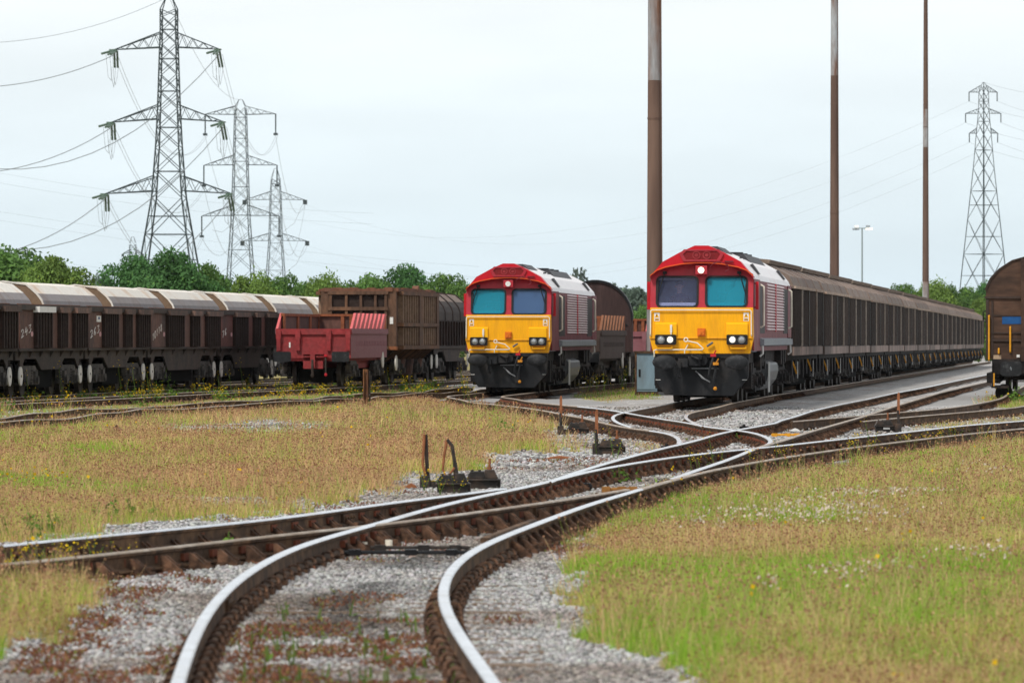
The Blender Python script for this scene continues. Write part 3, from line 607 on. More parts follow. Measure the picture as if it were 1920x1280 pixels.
        sh = MB(); sh.box(x_0 + .06, x_1 - .06, .16, .20, z_0 + .02, z_0 + .11); slant(sh); sh.build('dashboard_edge', M['white'], gl)
    # overhanging hood: outline of the roof down to an arch
    outer = [(-1.305, 3.14), (-1.23, 3.26), (-.98, 3.55), (-.52, 3.80), (-.17, 3.955), (.17, 3.955), (.52, 3.80), (.98, 3.55), (1.23, 3.26), (1.305, 3.14)]
    arch = [(x, 3.14 + .36 * math.sqrt(max(0, 1 - (x / 1.31) ** 2)) ** 1.1) for x in [-1.30, -1.12, -.9, -.5, -.17, .17, .5, .9, 1.12, 1.30]]
    h = MB(); n = len(outer)
    vs = [(p[0], .02, p[1]) for p in outer] + [(p[0], .02, p[1]) for p in arch] + [(p[0], .68, p[1]) for p in outer] + [(p[0], .68, p[1]) for p in arch]
    fs = []
    for i in range(n - 1): fs += [(i, i + 1, n + i + 1, n + i), (2 * n + i, 3 * n + i, 3 * n + i + 1, 2 * n + i + 1), (i, 2 * n + i, 2 * n + i + 1, i + 1), (n + i, n + i + 1, 3 * n + i + 1, 3 * n + i)]
    fs += [(0, n, 3 * n, 2 * n), (n - 1, 3 * n - 1, 4 * n - 1, 2 * n - 1)][:1]
    h.add(vs, fs); hood = h.build('cab_hood', M['hood_red'], t)
    g = MB(); hexo = [(-.56, 3.74), (-.44, 3.86), (.44, 3.86), (.56, 3.74), (.46, 3.56), (-.46, 3.56)]
    hexi = [(-.47, 3.735), (-.38, 3.82), (.38, 3.82), (.47, 3.735), (.39, 3.60), (-.39, 3.60)]
    ring(g, hexo, hexi, -.03, .03); gr = g.build('grille_frame', M['loco_red'], hood)
    g = MB(); g.prism(hexi, -.005, .015); g.build('grille_mesh', mat('grille_mesh', (.20, .012, .015), .6, var=.5, fine=70), gr)
    for s in (-1, 1):
        g = MB(); ring(g, [(s * .13 + .105 * math.cos(a), 3.715 + .105 * math.sin(a)) for a in np.linspace(0, 6.28, 17)[:-1]], [(s * .13 + .075 * math.cos(a), 3.715 + .075 * math.sin(a)) for a in np.linspace(0, 6.28, 17)[:-1]], -.02, .0); g.disc((s * .13, -.012, 3.715), .045, .01, 'y', 12)
        g.build('horn', mat('horn', (.28, .03, .035), .5), gr)
    g = MB(); g.tube([(.22, .0, 3.42), (.30, -.04, 3.50), (.42, -.05, 3.54), (.55, -.05, 3.52), (.66, -.03, 3.46), (.70, -.03, 3.36), (.60, -.03, 3.30)], .010, 5); g.box(.58, .80, -.05, .03, 3.54, 3.57); g.build('cable', M['maroon'], hood)
    g = MB()
    for i in range(n - 1):
        (xa, za), (xb, zb_) = arch[i], arch[i + 1]
        g.add([(xa, .0, za + .035), (xb, .0, zb_ + .035), (xb, .0, zb_ + .055), (xa, .0, za + .055), (xa, .02, za + .035), (xb, .02, zb_ + .035), (xb, .02, zb_ + .055), (xa, .02, za + .055)], [(0, 1, 2, 3), (0, 4, 5, 1), (3, 2, 6, 7)])
    g.v = [(x, y, z - .02) for x, y, z in g.v]; g.build('hood_stripe', M['stripe'], hood)
    # lamps
    mk = MB(); mk.box(-.155, .145, .02, .3, 3.225, 3.45); mk = mk.build('marker_light', M['loco_red'], t, bevel=.015)
    q = MB(); q.disc((-.012, -.005, 3.335), .080, .03); q.build('lamp', M['lens_lit' if lit else 'white'], mk)
    for s in (-1, 1):
        cl = MB(); cl.prism(rrect(s * .90 - .265, s * .90 + .265, 1.46, 1.715, .04), -.10, .01); c = cl.build('headlight_cluster', M['blk'], t)
        for q, inner in ((-.115, s > 0), (.115, s < 0)):
            xx = s * .90 + q; on = lit and inner
            rg = MB(); rg.disc((xx, -.118, 1.587), .098, .02, 'y', 20); hl = rg.build('headlight', M['grey_steel'], c)
            l = MB(); l.ell((xx, -.115, 1.587), .074, .028, .074, 16, 8); l.build('lens', M['lens_lit' if on else 'lens_off'], hl)
    wp = MB(); wp.prism(rrect(-.787, -.737, 1.765, 1.965, .02), -.09, -.05); wp.box(-.775, -.75, -.09, -.05, 1.70, 1.77); wp.build('marker_peg', M['white'], t)
    jb = MB(); jb.box(-.10, .10, -.06, 0, 1.67, 1.875); jb.box(-.075, .075, -.09, -.06, 1.70, 1.85); jb.disc((-.0, -.11, 1.80), .05, .03, 'y', 10); jb.disc((-.04, -.11, 1.735), .03, .03, 'y', 8); jb.disc((.045, -.11, 1.735), .03, .03, 'y', 8); jb.build('jumper_socket', M['orange'], t)
    for s in (-1, 1):
        st = MB(); xs_ = s * 1.125; st.prism(rrect(xs_ - .068, xs_ + .068, 2.055, 2.268, .012), -.006, .002); sk = st.build('warning_sign', M['white'], t)
        tr = MB(); tr.prism([(xs_ - .055, 2.145), (xs_ + .055, 2.145), (xs_, 2.25)], -.0095, -.004); tr.box(xs_ - .05, xs_ + .05, -.0095, -.004, 2.072, 2.118); tr.build('yellow_triangle', M['yellow_hi'], sk)
        bl = MB(); bl.prism([(xs_ - .012, 2.225), (xs_ + .008, 2.225), (xs_ + .0, 2.195), (xs_ + .016, 2.195), (xs_ - .008, 2.152), (xs_ - .002, 2.182), (xs_ - .018, 2.182)], -.0125, -.0095)
        for z_ in (2.105, 2.088): bl.box(xs_ - .042, xs_ + .042, -.0115, -.0095, z_ - .005, z_ + .005)
        bl.build('lightning_mark', M['blk'], sk)
    hr = MB(); hr.tube([(-1.285, -.02, 1.68), (-1.285, -.05, 1.72), (-1.28, -.05, 2.30), (-1.25, -.05, 2.335), (1.22, -.05, 2.335), (1.255, -.05, 2.30), (1.26, -.05, 1.72), (1.26, -.02, 1.68)], .017, 6); hr.build('handrail', M['cream_pipe'], t)
    hr = MB(); hr.tube([(-1.19, -.02, 1.16), (-1.19, -.07, 1.32), (-1.14, -.07, 1.335), (.02, -.07, 1.335), (.05, -.07, 1.36), (0, -.08, 1.41), (-.10, -.08, 1.50), (-.30, -.09, 1.545), (-.37, -.09, 1.545)], .019, 6)
    a_ = np.linspace(0, 6.28, 13); hr.tube([(-.385 + .048 * math.cos(a), -.10, 1.585 + .048 * math.sin(a)) for a in a_], .016, 6); hr.tube([(-.34, -.08, 1.46), (-.42, -.08, 1.30), (-.42, -.08, 1.24)], .016, 6); hr.build('coupling_bar', M['cream_pipe'], t)
    hb = MB(); hb.tube([(.14, -.05, 1.42), (.29, -.06, 1.52)], .03, 6); hb.build('lamp_bracket', M['grey_steel'], nose)
    # buffer beam, valance, coupling
    v = MB(); v.prism([(-1.205, 1.24), (-1.19, .66), (-1.10, .46), (-.93, .19), (.79, .17), (1.03, .46), (1.165, .62), (1.19, 1.24)], .10, .30); v.box(-1.19, 1.19, .04, .30, 1.12, 1.24)
    v.build('valance', M['loco_black'], t, bevel=.015)
    mk_ = MB(); mk_.box(-1.16, -1.04, .092, .101, .572, .585); mk_.box(1.02, 1.14, .092, .101, .572, .585); mk_.build('white_mark', M['white'], t)
    for s in (-1, 1):
        bf = MB(); bf.disc((s * .905, -.42, 1.02), .10, .5, 'y', 14); bf.ell((s * .905, -.46, 1.02), .305, .085, .185, 24, 10)
        bf.build('buffer', M['rubber'], t, smooth=True)
    cp = MB(); cp.box(-.57, -.33, -.30, .1, .90, 1.12); cp.box(-.33, -.02, -.18, .1, .93, 1.17); cp.box(-.63, -.50, -.38, -.2, .88, 1.05); cp.disc((.04, -.1, 1.06), .12, .2, 'y', 12); cp.box(-.16, .02, -.24, -.1, 1.10, 1.2); cp.tube([(-.55, -.3, .9), (-.58, -.3, .66), (-.52, -.25, .64)], .05, 6); cp.tube([(-.25, -.2, 1.18), (-.05, -.3, 1.10), (-.02, -.25, .98)], .03, 6); cp.build('coupling', M['loco_black'], t, bevel=.02)
    ln = MB(); ln.box(-.25, .42, -.02, .1, .85, .88); ln.tube([(-.15, 0, .80), (.08, -.08, .60), (.22, -.1, .52)], .018, 5); ln.tube([(-.10, 0, .76), (.02, -.06, .62), (.20, -.1, .54)], .018, 5); ln.build('coupling_link', M['grey_steel'], t)
    for xs_, mt, path in ((.30, 'valve_red', [(.30, .0, 1.19), (.29, -.10, 1.10), (.22, -.14, .86), (.19, -.12, .66), (.25, -.06, .55)]), (.40, 'brass', [(.42, .0, 1.08), (.37, -.10, .98), (.36, -.12, .80), (.31, -.12, .58), (.35, -.06, .36)])):
        hs = MB(); hs.tube(path, .032, 7); ho = hs.build('air_hose', M['rubber'], t, smooth=True)
        cz = MB(); p0 = path[0] if mt == 'valve_red' else path[1]; cz.box(p0[0] - .07, p0[0] + .07, p0[1] - .1, p0[1] - .02, p0[2] - .03, p0[2] + .04); cz.tube([(p0[0], p0[1] - .05, p0[2]), (p0[0] + .07, p0[1] - .08, p0[2] + .13)], .018, 5)
        if mt == 'brass': cz.ell((path[-1][0], path[-1][1] - .04, path[-1][2]), .05, .04, .05, 8, 6)
        cz.build('air_cock', M[mt], ho)
    # mirrors, side rails, doors, louvres
    for s in (-1, 1):
        m_ = MB(); m_.box(*(sorted((s * 1.33, s * 1.41))), .55, .62, 2.35, 3.05); m_.tube([(s * 1.30, .62, 3.0), (s * 1.38, .6, 3.02)], .02, 5); m_.tube([(s * 1.30, .62, 2.4), (s * 1.38, .6, 2.42)], .02, 5); m_.build('mirror', M['hood_red'], t)
        for y in (3.35, L - 2.4):
            q = MB(); q.tube([(s * 1.31, y, 3.0), (s * 1.40, y, 2.95), (s * 1.40, y, 1.95), (s * 1.31, y, 1.9)], .028, 6); q.build('side_handrail', M['cream_pipe'], t)
            q = MB(); q.tube([(s * 1.36, y - .1, 1.62), (s * 1.38, y - .1, 1.22), (s * 1.30, y - .1, 1.16)], .028, 6); q.build('step_rail', M['white'], t)
        for y in (3.7, L - 4.6):
            q = MB(); xa, xb = sorted((s * 1.262, s * 1.285)); q.box(xa, xb, y, y + 2.4, 1.75, 3.0); q.build('side_door', M['blk'], t)
        lv = MB(); xa, xb = sorted((s * 1.27, s * 1.30)); 
        for k in range(16):
            z = 1.84 + k * .078; lv.prism([(s * 1.272, z), (s * 1.318, z + .004), (s * 1.318, z + .018), (s * 1.272, z + .052)], 7.2, L - 4.9)
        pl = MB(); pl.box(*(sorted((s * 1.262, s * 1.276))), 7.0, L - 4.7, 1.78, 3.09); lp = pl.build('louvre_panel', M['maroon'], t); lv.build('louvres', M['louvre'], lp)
        pt_ = MB(); pt_.box(*(sorted((s * 1.30, s * 1.325))), 11.4, 11.7, 1.8, 3.08); pt_.build('louvre_post', M['hood_red'], lp)
        sb = MB(); sb.prism([(s * 1.2, 1.64), (s * 1.42, 1.60), (s * 1.42, 1.44), (s * 1.2, 1.40)], 3.2, L - 2.1); sb.build('walkway', M['pale_grey'], t)
        skt = MB(); skt.box(*(sorted((s * 1.24, s * 1.308))), .45, 3.1, 1.32, 1.63); skt.build('cab_skirt', M['grey_steel'], t)
    u = MB(); u.box(-1.1, 1.1, .4, L - .4, 1.0, 1.32); u.box(-.9, .9, 2.2, L - 2, .85, 1.02)
    for y in (4.0, 5.0, 6.2, 15.0, 16.2, 17.4):
        for s in (-1, 1): u.box(*(sorted((s * 1.0, s * 1.28))), y, y + .6, .8 + .1 * (y % 2), 1.28)
    for y, a in ((4.6, 0), (5.7, 0)):
        u.prism([(1.15, 1.32), (1.33, 1.28), (1.28, 1.0), (1.1, 1.05)], y, y + .25)
    u.build('underframe', M['under'], t)
    ft = MB(); pts = [(-1.05, 1.05), (1.05, 1.05), (1.30, .95), (1.33, .75), (1.26, .50), (1.08, .28), (.9, .22), (-.9, .22), (-1.08, .28), (-1.26, .5), (-1.33, .75), (-1.3, .95)]; ft.prism(pts, 7.6, 12.6); ft.build('fuel_tank', M['grey_steel'], t, bevel=.04)
    wl = MB(); 
    for s in (-1, 1): wl.box(*(sorted((s * 1.30, s * 1.345))), 7.5, 7.65, .2, 1.0)
    wl.build('tank_stripe', M['white'], t)
    shade_block(t, .7, L - .5, .9); bogie(t, 3.9, 2.5, 3, .53, 1.10, .53, ('under', 'wheel')); bogie(t, L - 3.9, 2.5, 3, .53, 1.10, .53, ('under', 'wheel'))
    for s in (-1, 1):
        for x0_, x1_, y, dy, z0_, z1_ in ((.98, 1.22, .75, .35, .35, 1.0), (.98, 1.22, 1.5, .35, .35, 1.0), (1.0, 1.25, 1.9, .4, .25, .5)):
            sbx = MB(); sbx.box(*(sorted((s * x0_, s * x1_))), y, y + dy, z0_, z1_); sbx.build('step', M['under'], t)
    return t
LR = loco('red and yellow locomotive with lit headlights heading the row of brown vans', LOCO_R, gz(143), True, True)
LL = loco('unlit red and yellow locomotive on the left, coupled to a round ended wagon', LOCO_L, gz(173) - .04, False, False)
person_driver((LOCO_R[0] - .52, LOCO_R[1] + 1.2, gz(143) + 2.22), LOCO_R[2])

# ---- brown sliding-door vans
M['van_panel'] = mat('van_panel', (0.024, 0.016, 0.013), 0.7, 0, 0.35, 1.0, (0.045, 0.023, 0.019), 0.6, stretch=(1, .35, .15), rnd=0.45)
M['van_rib'] = mat('van_rib', (0.064, 0.042, 0.032), 0.75, 0, 0.3, 1.5, (0.034, 0.023, 0.019), 0.5, stretch=(1, .5, .3), rnd=0.35)
M['van_roof'] = mat('van_roof', (0.213, 0.160, 0.129), 0.7, 0, 0.25, 1.0, (0.138, 0.094, 0.075), 0.55, stretch=(1, .3, 1), rnd=0.25)
M['van_canopy'] = mat('van_canopy', (0.24, 0.185, 0.145), 0.85, 0, 0.4, 1.5, (0.11, 0.075, 0.055), 0.55)
M['van_gutter'] = mat('van_gutter', (0.390, 0.305, 0.240), 0.8, 0, 0.4, 1.5, (0.195, 0.117, 0.078), 0.55, rnd=0.3)
M['van_sill'] = mat('van_sill', (0.187, 0.140, 0.121), 0.7, 0, 0.3, 1.2, (0.362, 0.253, 0.207), 0.62, stretch=(1, .6, .2), rnd=0.3)
M['van_post'] = mat('van_post', (0.36, 0.30, 0.25), 0.8, 0, 0.3, 1.5, (0.22, 0.15, 0.11), 0.6)
M['lever_yellow'] = mat('lever_yellow', (0.66, 0.30, 0.02), 0.6, 0, 0.2, 5)
VL = 17.0
def van(label, loc, th):
    t = thing('covered_van', label, 'freight van', loc, th, 'brown sliding door vans')
    b = MB(); b.prism([(-1.28, 1.14), (-1.30, 3.08), (-1.16, 3.44), (1.16, 3.44), (1.30, 3.08), (1.28, 1.14)], .12, VL - .12); b.build('body', M['van_panel'], t)
    r = MB(); r.prism([(-1.33, 3.13), (-1.19, 3.45), (-.55, 3.80), (.55, 3.80), (1.19, 3.45), (1.33, 3.13), (1.28, 3.10), (-1.28, 3.10)], .05, VL - .05)
    for k in range(5):
        y = .02 + k * (VL - .14) / 4; r.prism([(-1.345, 3.13), (-1.2, 3.465), (-.55, 3.82), (.55, 3.82), (1.2, 3.465), (1.345, 3.13)], y, y + .10)
    rf = r.build('roof', M['van_roof'], t)
    c = MB(); c.prism([(-.62, 3.80), (-.66, 3.92), (0, 3.98), (.66, 3.92), (.62, 3.80)], -.1, VL + .1); c.build('roof_canopy', M['van_canopy'], rf)
    for s in (-1, 1):
        g = MB(); g.box(*(sorted((s * 1.29, s * 1.40))), .05, VL - .05, 3.085, 3.16); g.build('gutter', M['van_gutter'], rf)
        for k in range(4):
            ya = .15 + k * (VL - .3) / 4; yb = ya + (VL - .3) / 4 - .06
            d = MB(); d.box(*(sorted((s * 1.30, s * 1.322))), ya, yb, 1.40, 3.085); dr = d.build('sliding_door', M['van_panel'], t)
            ribs = MB(); yy = ya + .22
            while yy < yb - .15: ribs.box(*(sorted((s * 1.322, s * 1.348))), yy, yy + .20, 1.42, 3.07); yy += .52
            ribs.build('door_ribs', M['van_rib'], dr)
            e = MB(); e.box(*(sorted((s * 1.322, s * (1.385 if k % 2 == 0 else 1.36)))), yb - .22, yb + (.03 if k % 2 == 0 else .0), 1.40, 3.085); e.build('door_post', M['van_post' if k % 2 == 0 else 'blk'], dr)
            si = MB(); si.box(*(sorted((s * 1.28, s * 1.34))), ya, yb, 1.13, 1.385); si.build('sill_plate', M['van_sill'], t)
    u = MB(); u.box(-1.15, 1.15, .1, VL - .1, .98, 1.13); u.box(-.9, .9, .3, VL - .3, .62, .98)
    for k in range(9):
        y = .6 + k * (VL - 1.2) / 8
        for s in (-1, 1): u.box(*(sorted((s * 1.1, s * 1.27))), y - .25, y + .25, .55 - .1 * (k % 2), 1.0)
    for s in (-1, 1):
        for y0 in (2.0, VL - 4.6): u.box(*(sorted((s * 1.16, s * 1.2))), y0, y0 + 2.6, .40, .80)
    u.build('underframe', M['under'], t)
    for s in (1,):
        for y, z in ((1.1, .75), (9.4, .78)):
            q = MB(); q.tube([(s * 1.24, y, z + .20), (s * 1.30, y + .2, z + .02), (s * 1.33, y + .5, z - .14)], .028, 5); q.build('brake_lever', M['lever_yellow'], t)
        for y in (3.4, 12.2):
            q = MB(); q.box(s * 1.26, s * 1.275, y, y + .12, .45, .95); q.build('label_post', M['white'], t)
    shade_block(t, .3, VL - .3, .64, (4.6, VL - 4.6))
    for y in (2.4, VL - 2.4): bogie(t, y, 1.6, 2, .46, 1.06, .46)
    for y, s in ((-.45, 1), (VL, 1)):
        bf = MB()
        for q in (-.87, .87): bf.disc((q, y, 1.05), .24, .06, 'y', 14); bf.disc((q, y if y > 0 else y + .06, 1.05), .09, .45, 'y', 10)
        bf.build('buffers', M['under'], t)
    return t
van0 = None
NTH = 'first second third fourth fifth sixth seventh eighth ninth tenth eleventh twelfth thirteenth fourteenth fifteenth'.split()
for i in range(14):
    y = 165.7 + i * 18.0
    lb = NTH[i] + ' dark brown van counted back from the right locomotive'
    if van0 is None: van0 = van(lb, (N_c(y) - .05, y, gz(y)), 0.105)
    else: dup(van0, (N_c(y) - .05, y, gz(y)), 0.105, lb, skip=('wheelset', 'buffers') if i > 4 else ())

# ---- the van at the right edge, end on
M['end_brown'] = mat('end_brown', (0.051, 0.030, 0.021), 0.7, 0, 0.3, 0.9, (0.094, 0.050, 0.031), 0.56, stretch=(.35, 1, 1.2))
M['blue_patch'] = mat('blue_patch', (0.012, 0.075, 0.22), 0.6, 0, 0.15, 4)
M['card'] = mat('card', (0.42, 0.30, 0.20), 0.8, 0, 0.15, 5)
def end_van():
    Y = 169.0; s = F / Y; X0 = (1849 - 960) / s + 1.38; zt = lambda py: Z_at(py, Y)
    t = thing('covered_van', 'dark brown van with a rounded roof and blue stripe at the right edge', 'freight van', (X0, Y, gz(Y)), .105)
    prof = [(-1.38, 1.02), (-1.38, 3.05), (-1.36, 3.14), (-1.24, 3.40), (-.98, 3.68), (-.60, 3.93), (0, 4.10), (.60, 3.93), (.98, 3.68), (1.24, 3.40), (1.36, 3.14), (1.38, 3.05), (1.38, 1.02)]
    b = MB(); b.prism(prof, 0, 16); b.build('body', M['end_brown'], t)
    r = MB(); ring(r, [(x * 1.02, z + .03) for x, z in prof[1:-1]], [(x * .985, z - .02) for x, z in prof[1:-1]], -.03, .06); 
    r.f = r.f[:-4]; r.m = r.m[:-4]; r.build('roof_rim', M['van_rib'], t)
    f = MB(); f.box(-1.42, 1.42, -.06, .0, 2.82, 2.885); f.box(-1.2, 1.38, -.04, 0, 1.78, 1.82); f.box(-1.2, 1.38, -.05, 0, 1.55, 1.60); f.box(-1.2, 1.38, -.03, 0, 2.30, 2.33); f.box(-1.38, -1.30, -.03, 0, 1.02, 2.82); f.box(-1.22, -1.16, -.03, 0, 1.1, 2.75)
    f.build('end_rail', M['van_rib'], t)
    for x in (-.24, .24 + .3):
        p = MB(); p.prism([(x - .10, .95), (x + .10, .95), (x + .10, 4.0), (x - .10, 4.0)], -.14, -.0); p.build('end_post', M['end_brown'], t, bevel=.01)
    for x_0, x_1 in ((-.90, -.342), (-.138, .43)):
        q = MB(); q.box(x_0, x_1, -.012, .002, 2.06, 2.28); q.build('blue_stripe', M['blue_patch'], t)
    for x, z_0, z_1 in ((-1.29, .98, 2.31), (-.66, 1.22, 1.97), (-1.0, 1.18, 1.33)):
        q = MB(); q.tube([(x, 0, z_1), (x, -.08, z_1 - .02), (x, -.08, z_0 + .02), (x, 0, z_0)], .028, 6); q.build('grab_handle', M['lever_yellow'], t)
    q = MB(); q.box(-1.16, -.93, -.012, .002, 1.0, 1.14); q.build('label_card', M['card'], t)
    q = MB(); q.box(-.47, -.38, -.06, .0, 1.07, 1.15); q.build('lamp_iron', M['white'], t)
    q = MB(); q.box(-.06, .04, -.06, 0, 1.12, 1.34); q.build('label_clip', M['card'], t)
    for x in (-.63, .95):
        bf = MB(); bf.prism(rrect(x - .31, x + .31, .52, .95, .10), -.66, -.58); bf.disc((x, -.6, .74), .13, .6, 'y', 14); bo = bf.build('buffer', M['rubber'], t)
        if x < 0:
            q = MB(); digit_strokes(q, '4', (-.66, -.668, .69), (1, 0, 0), (0, 0, 1), .06, .11, .010); q.build('painted_number', M['pale_grey'], bo)
    u = MB(); u.box(-1.2, 1.3, -.1, 16, .58, 1.02); u.box(-1.38, -1.1, 1, 15, .3, .6); u.box(-1.22, -.7, -.15, .3, .16, .24); u.box(-1.2, -1.14, -.1, .1, .2, .9); u.tube([(-.62, -.1, .55), (-.62, -.1, .36), (-.12, -.1, .36), (-.12, -.1, .55)], .02, 5); u.disc((-.86, .4, .02), .26, .6, 'y', 14); u.tube([(.1, -.1, .6), (.2, -.3, .3), (.5, -.3, .2)], .05, 6); u.build('underframe', M['under'], t)
    q = MB(); q.box(-1.16, -1.12, -.16, -.1, .22, .6); q.build('step_plate', M['lever_yellow'], t)
    for y in (2.2, 13.8): bogie(t, y, 1.3, 2, .46, 1.06, .46)
    q = MB(); q.tube([(-1.38, .3, 2.45), (-1.47, .3, 2.42), (-1.47, .3, 2.15), (-1.38, .3, 2.12)], .02, 5); q.build('side_loop', M['blk'], t)
DIG = {'0': [[(.5, 1), (.15, .8), (.05, .4), (.3, 0), (.7, .05), (.9, .5), (.75, .9), (.5, 1)]], '1': [[(.3, .8), (.55, 1), (.45, 0)]], '2': [[(.1, .8), (.4, 1), (.8, .85), (.7, .5), (.1, .0), (.9, .08)]],
       '3': [[(.15, .95), (.75, .9), (.4, .58), (.8, .35), (.5, 0), (.1, .1)]], '4': [[(.45, 1), (.1, .4), (.9, .45)], [(.7, .75), (.6, -.05)]], '6': [[(.7, 1), (.25, .6), (.15, .2), (.5, 0), (.8, .25), (.5, .48), (.2, .25)]],
       '7': [[(.1, .95), (.85, .95), (.4, 0)]], '8': [[(.5, .52), (.2, .78), (.5, 1), (.8, .78), (.5, .52), (.1, .2), (.5, 0), (.9, .22), (.5, .52)]], '1b': [[(.5, 1), (.5, 0)]]}
def digit_strokes(mb, text, org, u, v, wd, ht, r, gap=1.25, rise=0):
    u = Vector(u); v = Vector(v); o = Vector(org)
    for i, ch in enumerate(text):
        for st in DIG.get(ch, []):
            mb.tube([o + u * ((i * gap + x) * wd) + v * (y * ht + rise * (i + x)) for x, y in st], r, 5)
end_van()

# ---- row of open brown hoppers
M['hop_dark'] = mat('hop_dark', (0.030, 0.019, 0.015), 0.75, 0, 0.35, 0.8, (0.064, 0.032, 0.025), 0.56, stretch=(1, .8, .35), col3=(0.017, 0.011, 0.010), rnd=0.3)
M['hop_plain'] = mat('hop_plain', (0.120, 0.059, 0.045), 0.75, 0, 0.35, 0.7, (0.037, 0.025, 0.023), 0.52, stretch=(1, .8, .5), rnd=0.35)
M['hop_red'] = mat('hop_red', (0.145, 0.055, 0.046), 0.75, 0, 0.3, 0.7, (0.06, 0.035, 0.03), 0.55, stretch=(1, .8, .5))
M['hop_rib'] = mat('hop_rib', (0.033, 0.021, 0.018), 0.8, 0, 0.35, 2)
M['hop_rim'] = mat('hop_rim', (0.105, 0.070, 0.058), 0.75, 0, 0.3, 1.5, (0.16, 0.085, 0.06), 0.6, rnd=0.3)
M['hop_frame'] = mat('hop_frame', (0.063, 0.046, 0.038), 0.75, 0, 0.35, 1.2, (0.029, 0.024, 0.022), 0.52, rnd=0.25)
M['rust_in'] = mat('rust_in', (0.22, 0.075, 0.035), 0.9, 0, 0.35, 2)
M['chalk'] = mat('chalk', (0.66, 0.62, 0.57), 0.9, 0, 0.2, 9)
M['pink_spot'] = mat('pink_spot', (0.58, 0.33, 0.34), 0.8, 0, 0.1, 5)
M['wheel_white'] = mat('wheel_white', (0.66, 0.63, 0.58), 0.7, 0, 0.15, 4, (0.42, 0.36, 0.30), 0.66)
def hopper(label, Y, Lw, number, rise=.07, deepf=False, plain='hop_plain', white_rim=False, sticker=False, cat='open hopper wagon'):
    t = thing('hopper_wagon', label, 'hopper wagon', (Q_c(Y), Y, 0), .105, 'open brown hoppers on the far left')
    ya, yb = .25, Lw - .35; W = 1.30; zb, ztp = 1.34, 2.40; LL_ = yb - ya
    b = MB()
    for s in (-1, 1): b.box(*(sorted((s * W, s * (W - .06)))), ya, yb, zb, ztp)
    b.box(-W + .06, W - .06, ya, ya + .06, zb, ztp); b.box(-W + .06, W - .06, yb - .06, yb, zb, ztp); b.box(-W + .06, W - .06, ya + .06, yb - .06, zb, zb + .5)
    b.build('hopper_body', M[plain], t)
    segs = [(.20, .43), (.56, .67), (.79, .995)]
    for s in (-1, 1):
        for a, c in segs:
            y0, y1 = ya + a * LL_, ya + c * LL_
            p = MB(); p.box(*(sorted((s * W, s * (W + .06)))), y0, y1, zb + .01, ztp - .05); pn = p.build('ribbed_panel', M['hop_dark'], t)
            rb = MB(); n = max(3, int((y1 - y0) / .38))
            for k in range(n + 1):
                yy = y0 + k * (y1 - y0 - .09) / n; rb.box(*(sorted((s * (W + .06), s * (W + .115)))), yy, yy + .09, zb + .01, ztp - .05)
            rb.build('panel_ribs', M['hop_rib'], pn)
            rm = MB(); rm.box(*(sorted((s * (W - .02), s * (W + .19)))), y0 - .10, y1 + .10, ztp - .06, ztp + .10); rr = rm.build('rim_box', M['white' if white_rim and a == .20 else 'hop_rim'], t)
        rm = MB(); rm.box(*(sorted((s * (W - .09), s * (W + .07)))), ya - .05, yb + .05, ztp, ztp + .15); rm.build('top_rim', M['hop_frame'], t)
    e = MB(); e.box(-W + .09, W - .09, ya - .04, ya + .1, ztp, ztp + .13); e.box(-W + .09, W - .09, yb - .1, yb + .04, ztp, ztp + .13)
    for k in range(3): y = ya + LL_ * (k + 1) / 4; e.box(-W + .09, W - .09, y - .06, y + .06, ztp - .1, ztp + .02)
    for s in (-1, 1): e.box(*(sorted((s * (W - .10), s * (W - .13)))), ya + .2, yb - .2, ztp - .3, ztp + .17)
    e.build('rim_brace', M['rust_in'], t)
    f = MB(); f.box(-1.32, 1.32, 0.05, Lw - .1, 1.27, 1.335)
    zd = .60 if deepf else .74; yc = Lw / 2
    poly = [(.1, 1.27), (.1, 1.02), (.75, 1.02), (.75, .80), (1.0, .80), (1.45, 1.05), (3.1, 1.05), (3.9, zd), (Lw - 3.9, zd), (Lw - 3.1, 1.05), (Lw - 1.45, 1.05), (Lw - 1.0, .80), (Lw - .75, .80), (Lw - .75, 1.02), (Lw - .1, 1.02), (Lw - .1, 1.27)]
    for s in (-1, 1):
        f.prism(poly, s * 1.18 - .02, s * 1.18 + .02, 'x')
        for k in range(7): y = .6 + k * (Lw - 1.2) / 6; f.prism([(s * 1.20, 1.27), (s * 1.31, 1.27), (s * 1.20, 1.08)], y - .05, y + .05)
    f.prism([(-.9, 1.3), (.9, 1.3), (.35, .5), (-.35, .5)], 3.2, Lw - 3.2); f.box(-1.05, 1.05, .02, .12, .9, 1.3); f.box(-1.05, 1.05, Lw - .14, Lw - .04, .9, 1.3); f.box(-.15, .15, -.3, .1, .9, 1.15)
    f.build('underframe', M['hop_frame'], t)
    shade_block(t, .3, Lw - .3, .95, (4.0, Lw - 4.0)); bogie(t, 2.25, 1.25, 2, .46, 1.08, .46, deep=.30); bogie(t, Lw - 2.25, 1.25, 2, .46, 1.08, .46, deep=.30)
    for s in (-1, 1):
        for y in (.72, Lw - .72):
            q = MB(); q.disc((s * 1.20 if s > 0 else -1.24, y, .58), .26, .04, 'x', 24, rx=.26); hw = q.build('hand_wheel', M['wheel_white'], t)
            q2 = MB(); q2.disc((1.242 if s > 0 else -1.25, y, .58), .035, .01, 'x', 8); q2.build('hub_bolt', M['blk'], hw)
    if number:
        q = MB(); digit_strokes(q, number, (W + .004, ya + .10, zb + (.27 if len(number) < 5 else .18)), (0, 1, 0), (0, 0, 1), min(.44, 1.85 / (1.25 * len(number))), .22, .012, rise=rise); q.build('chalk_number', M['chalk'], t)
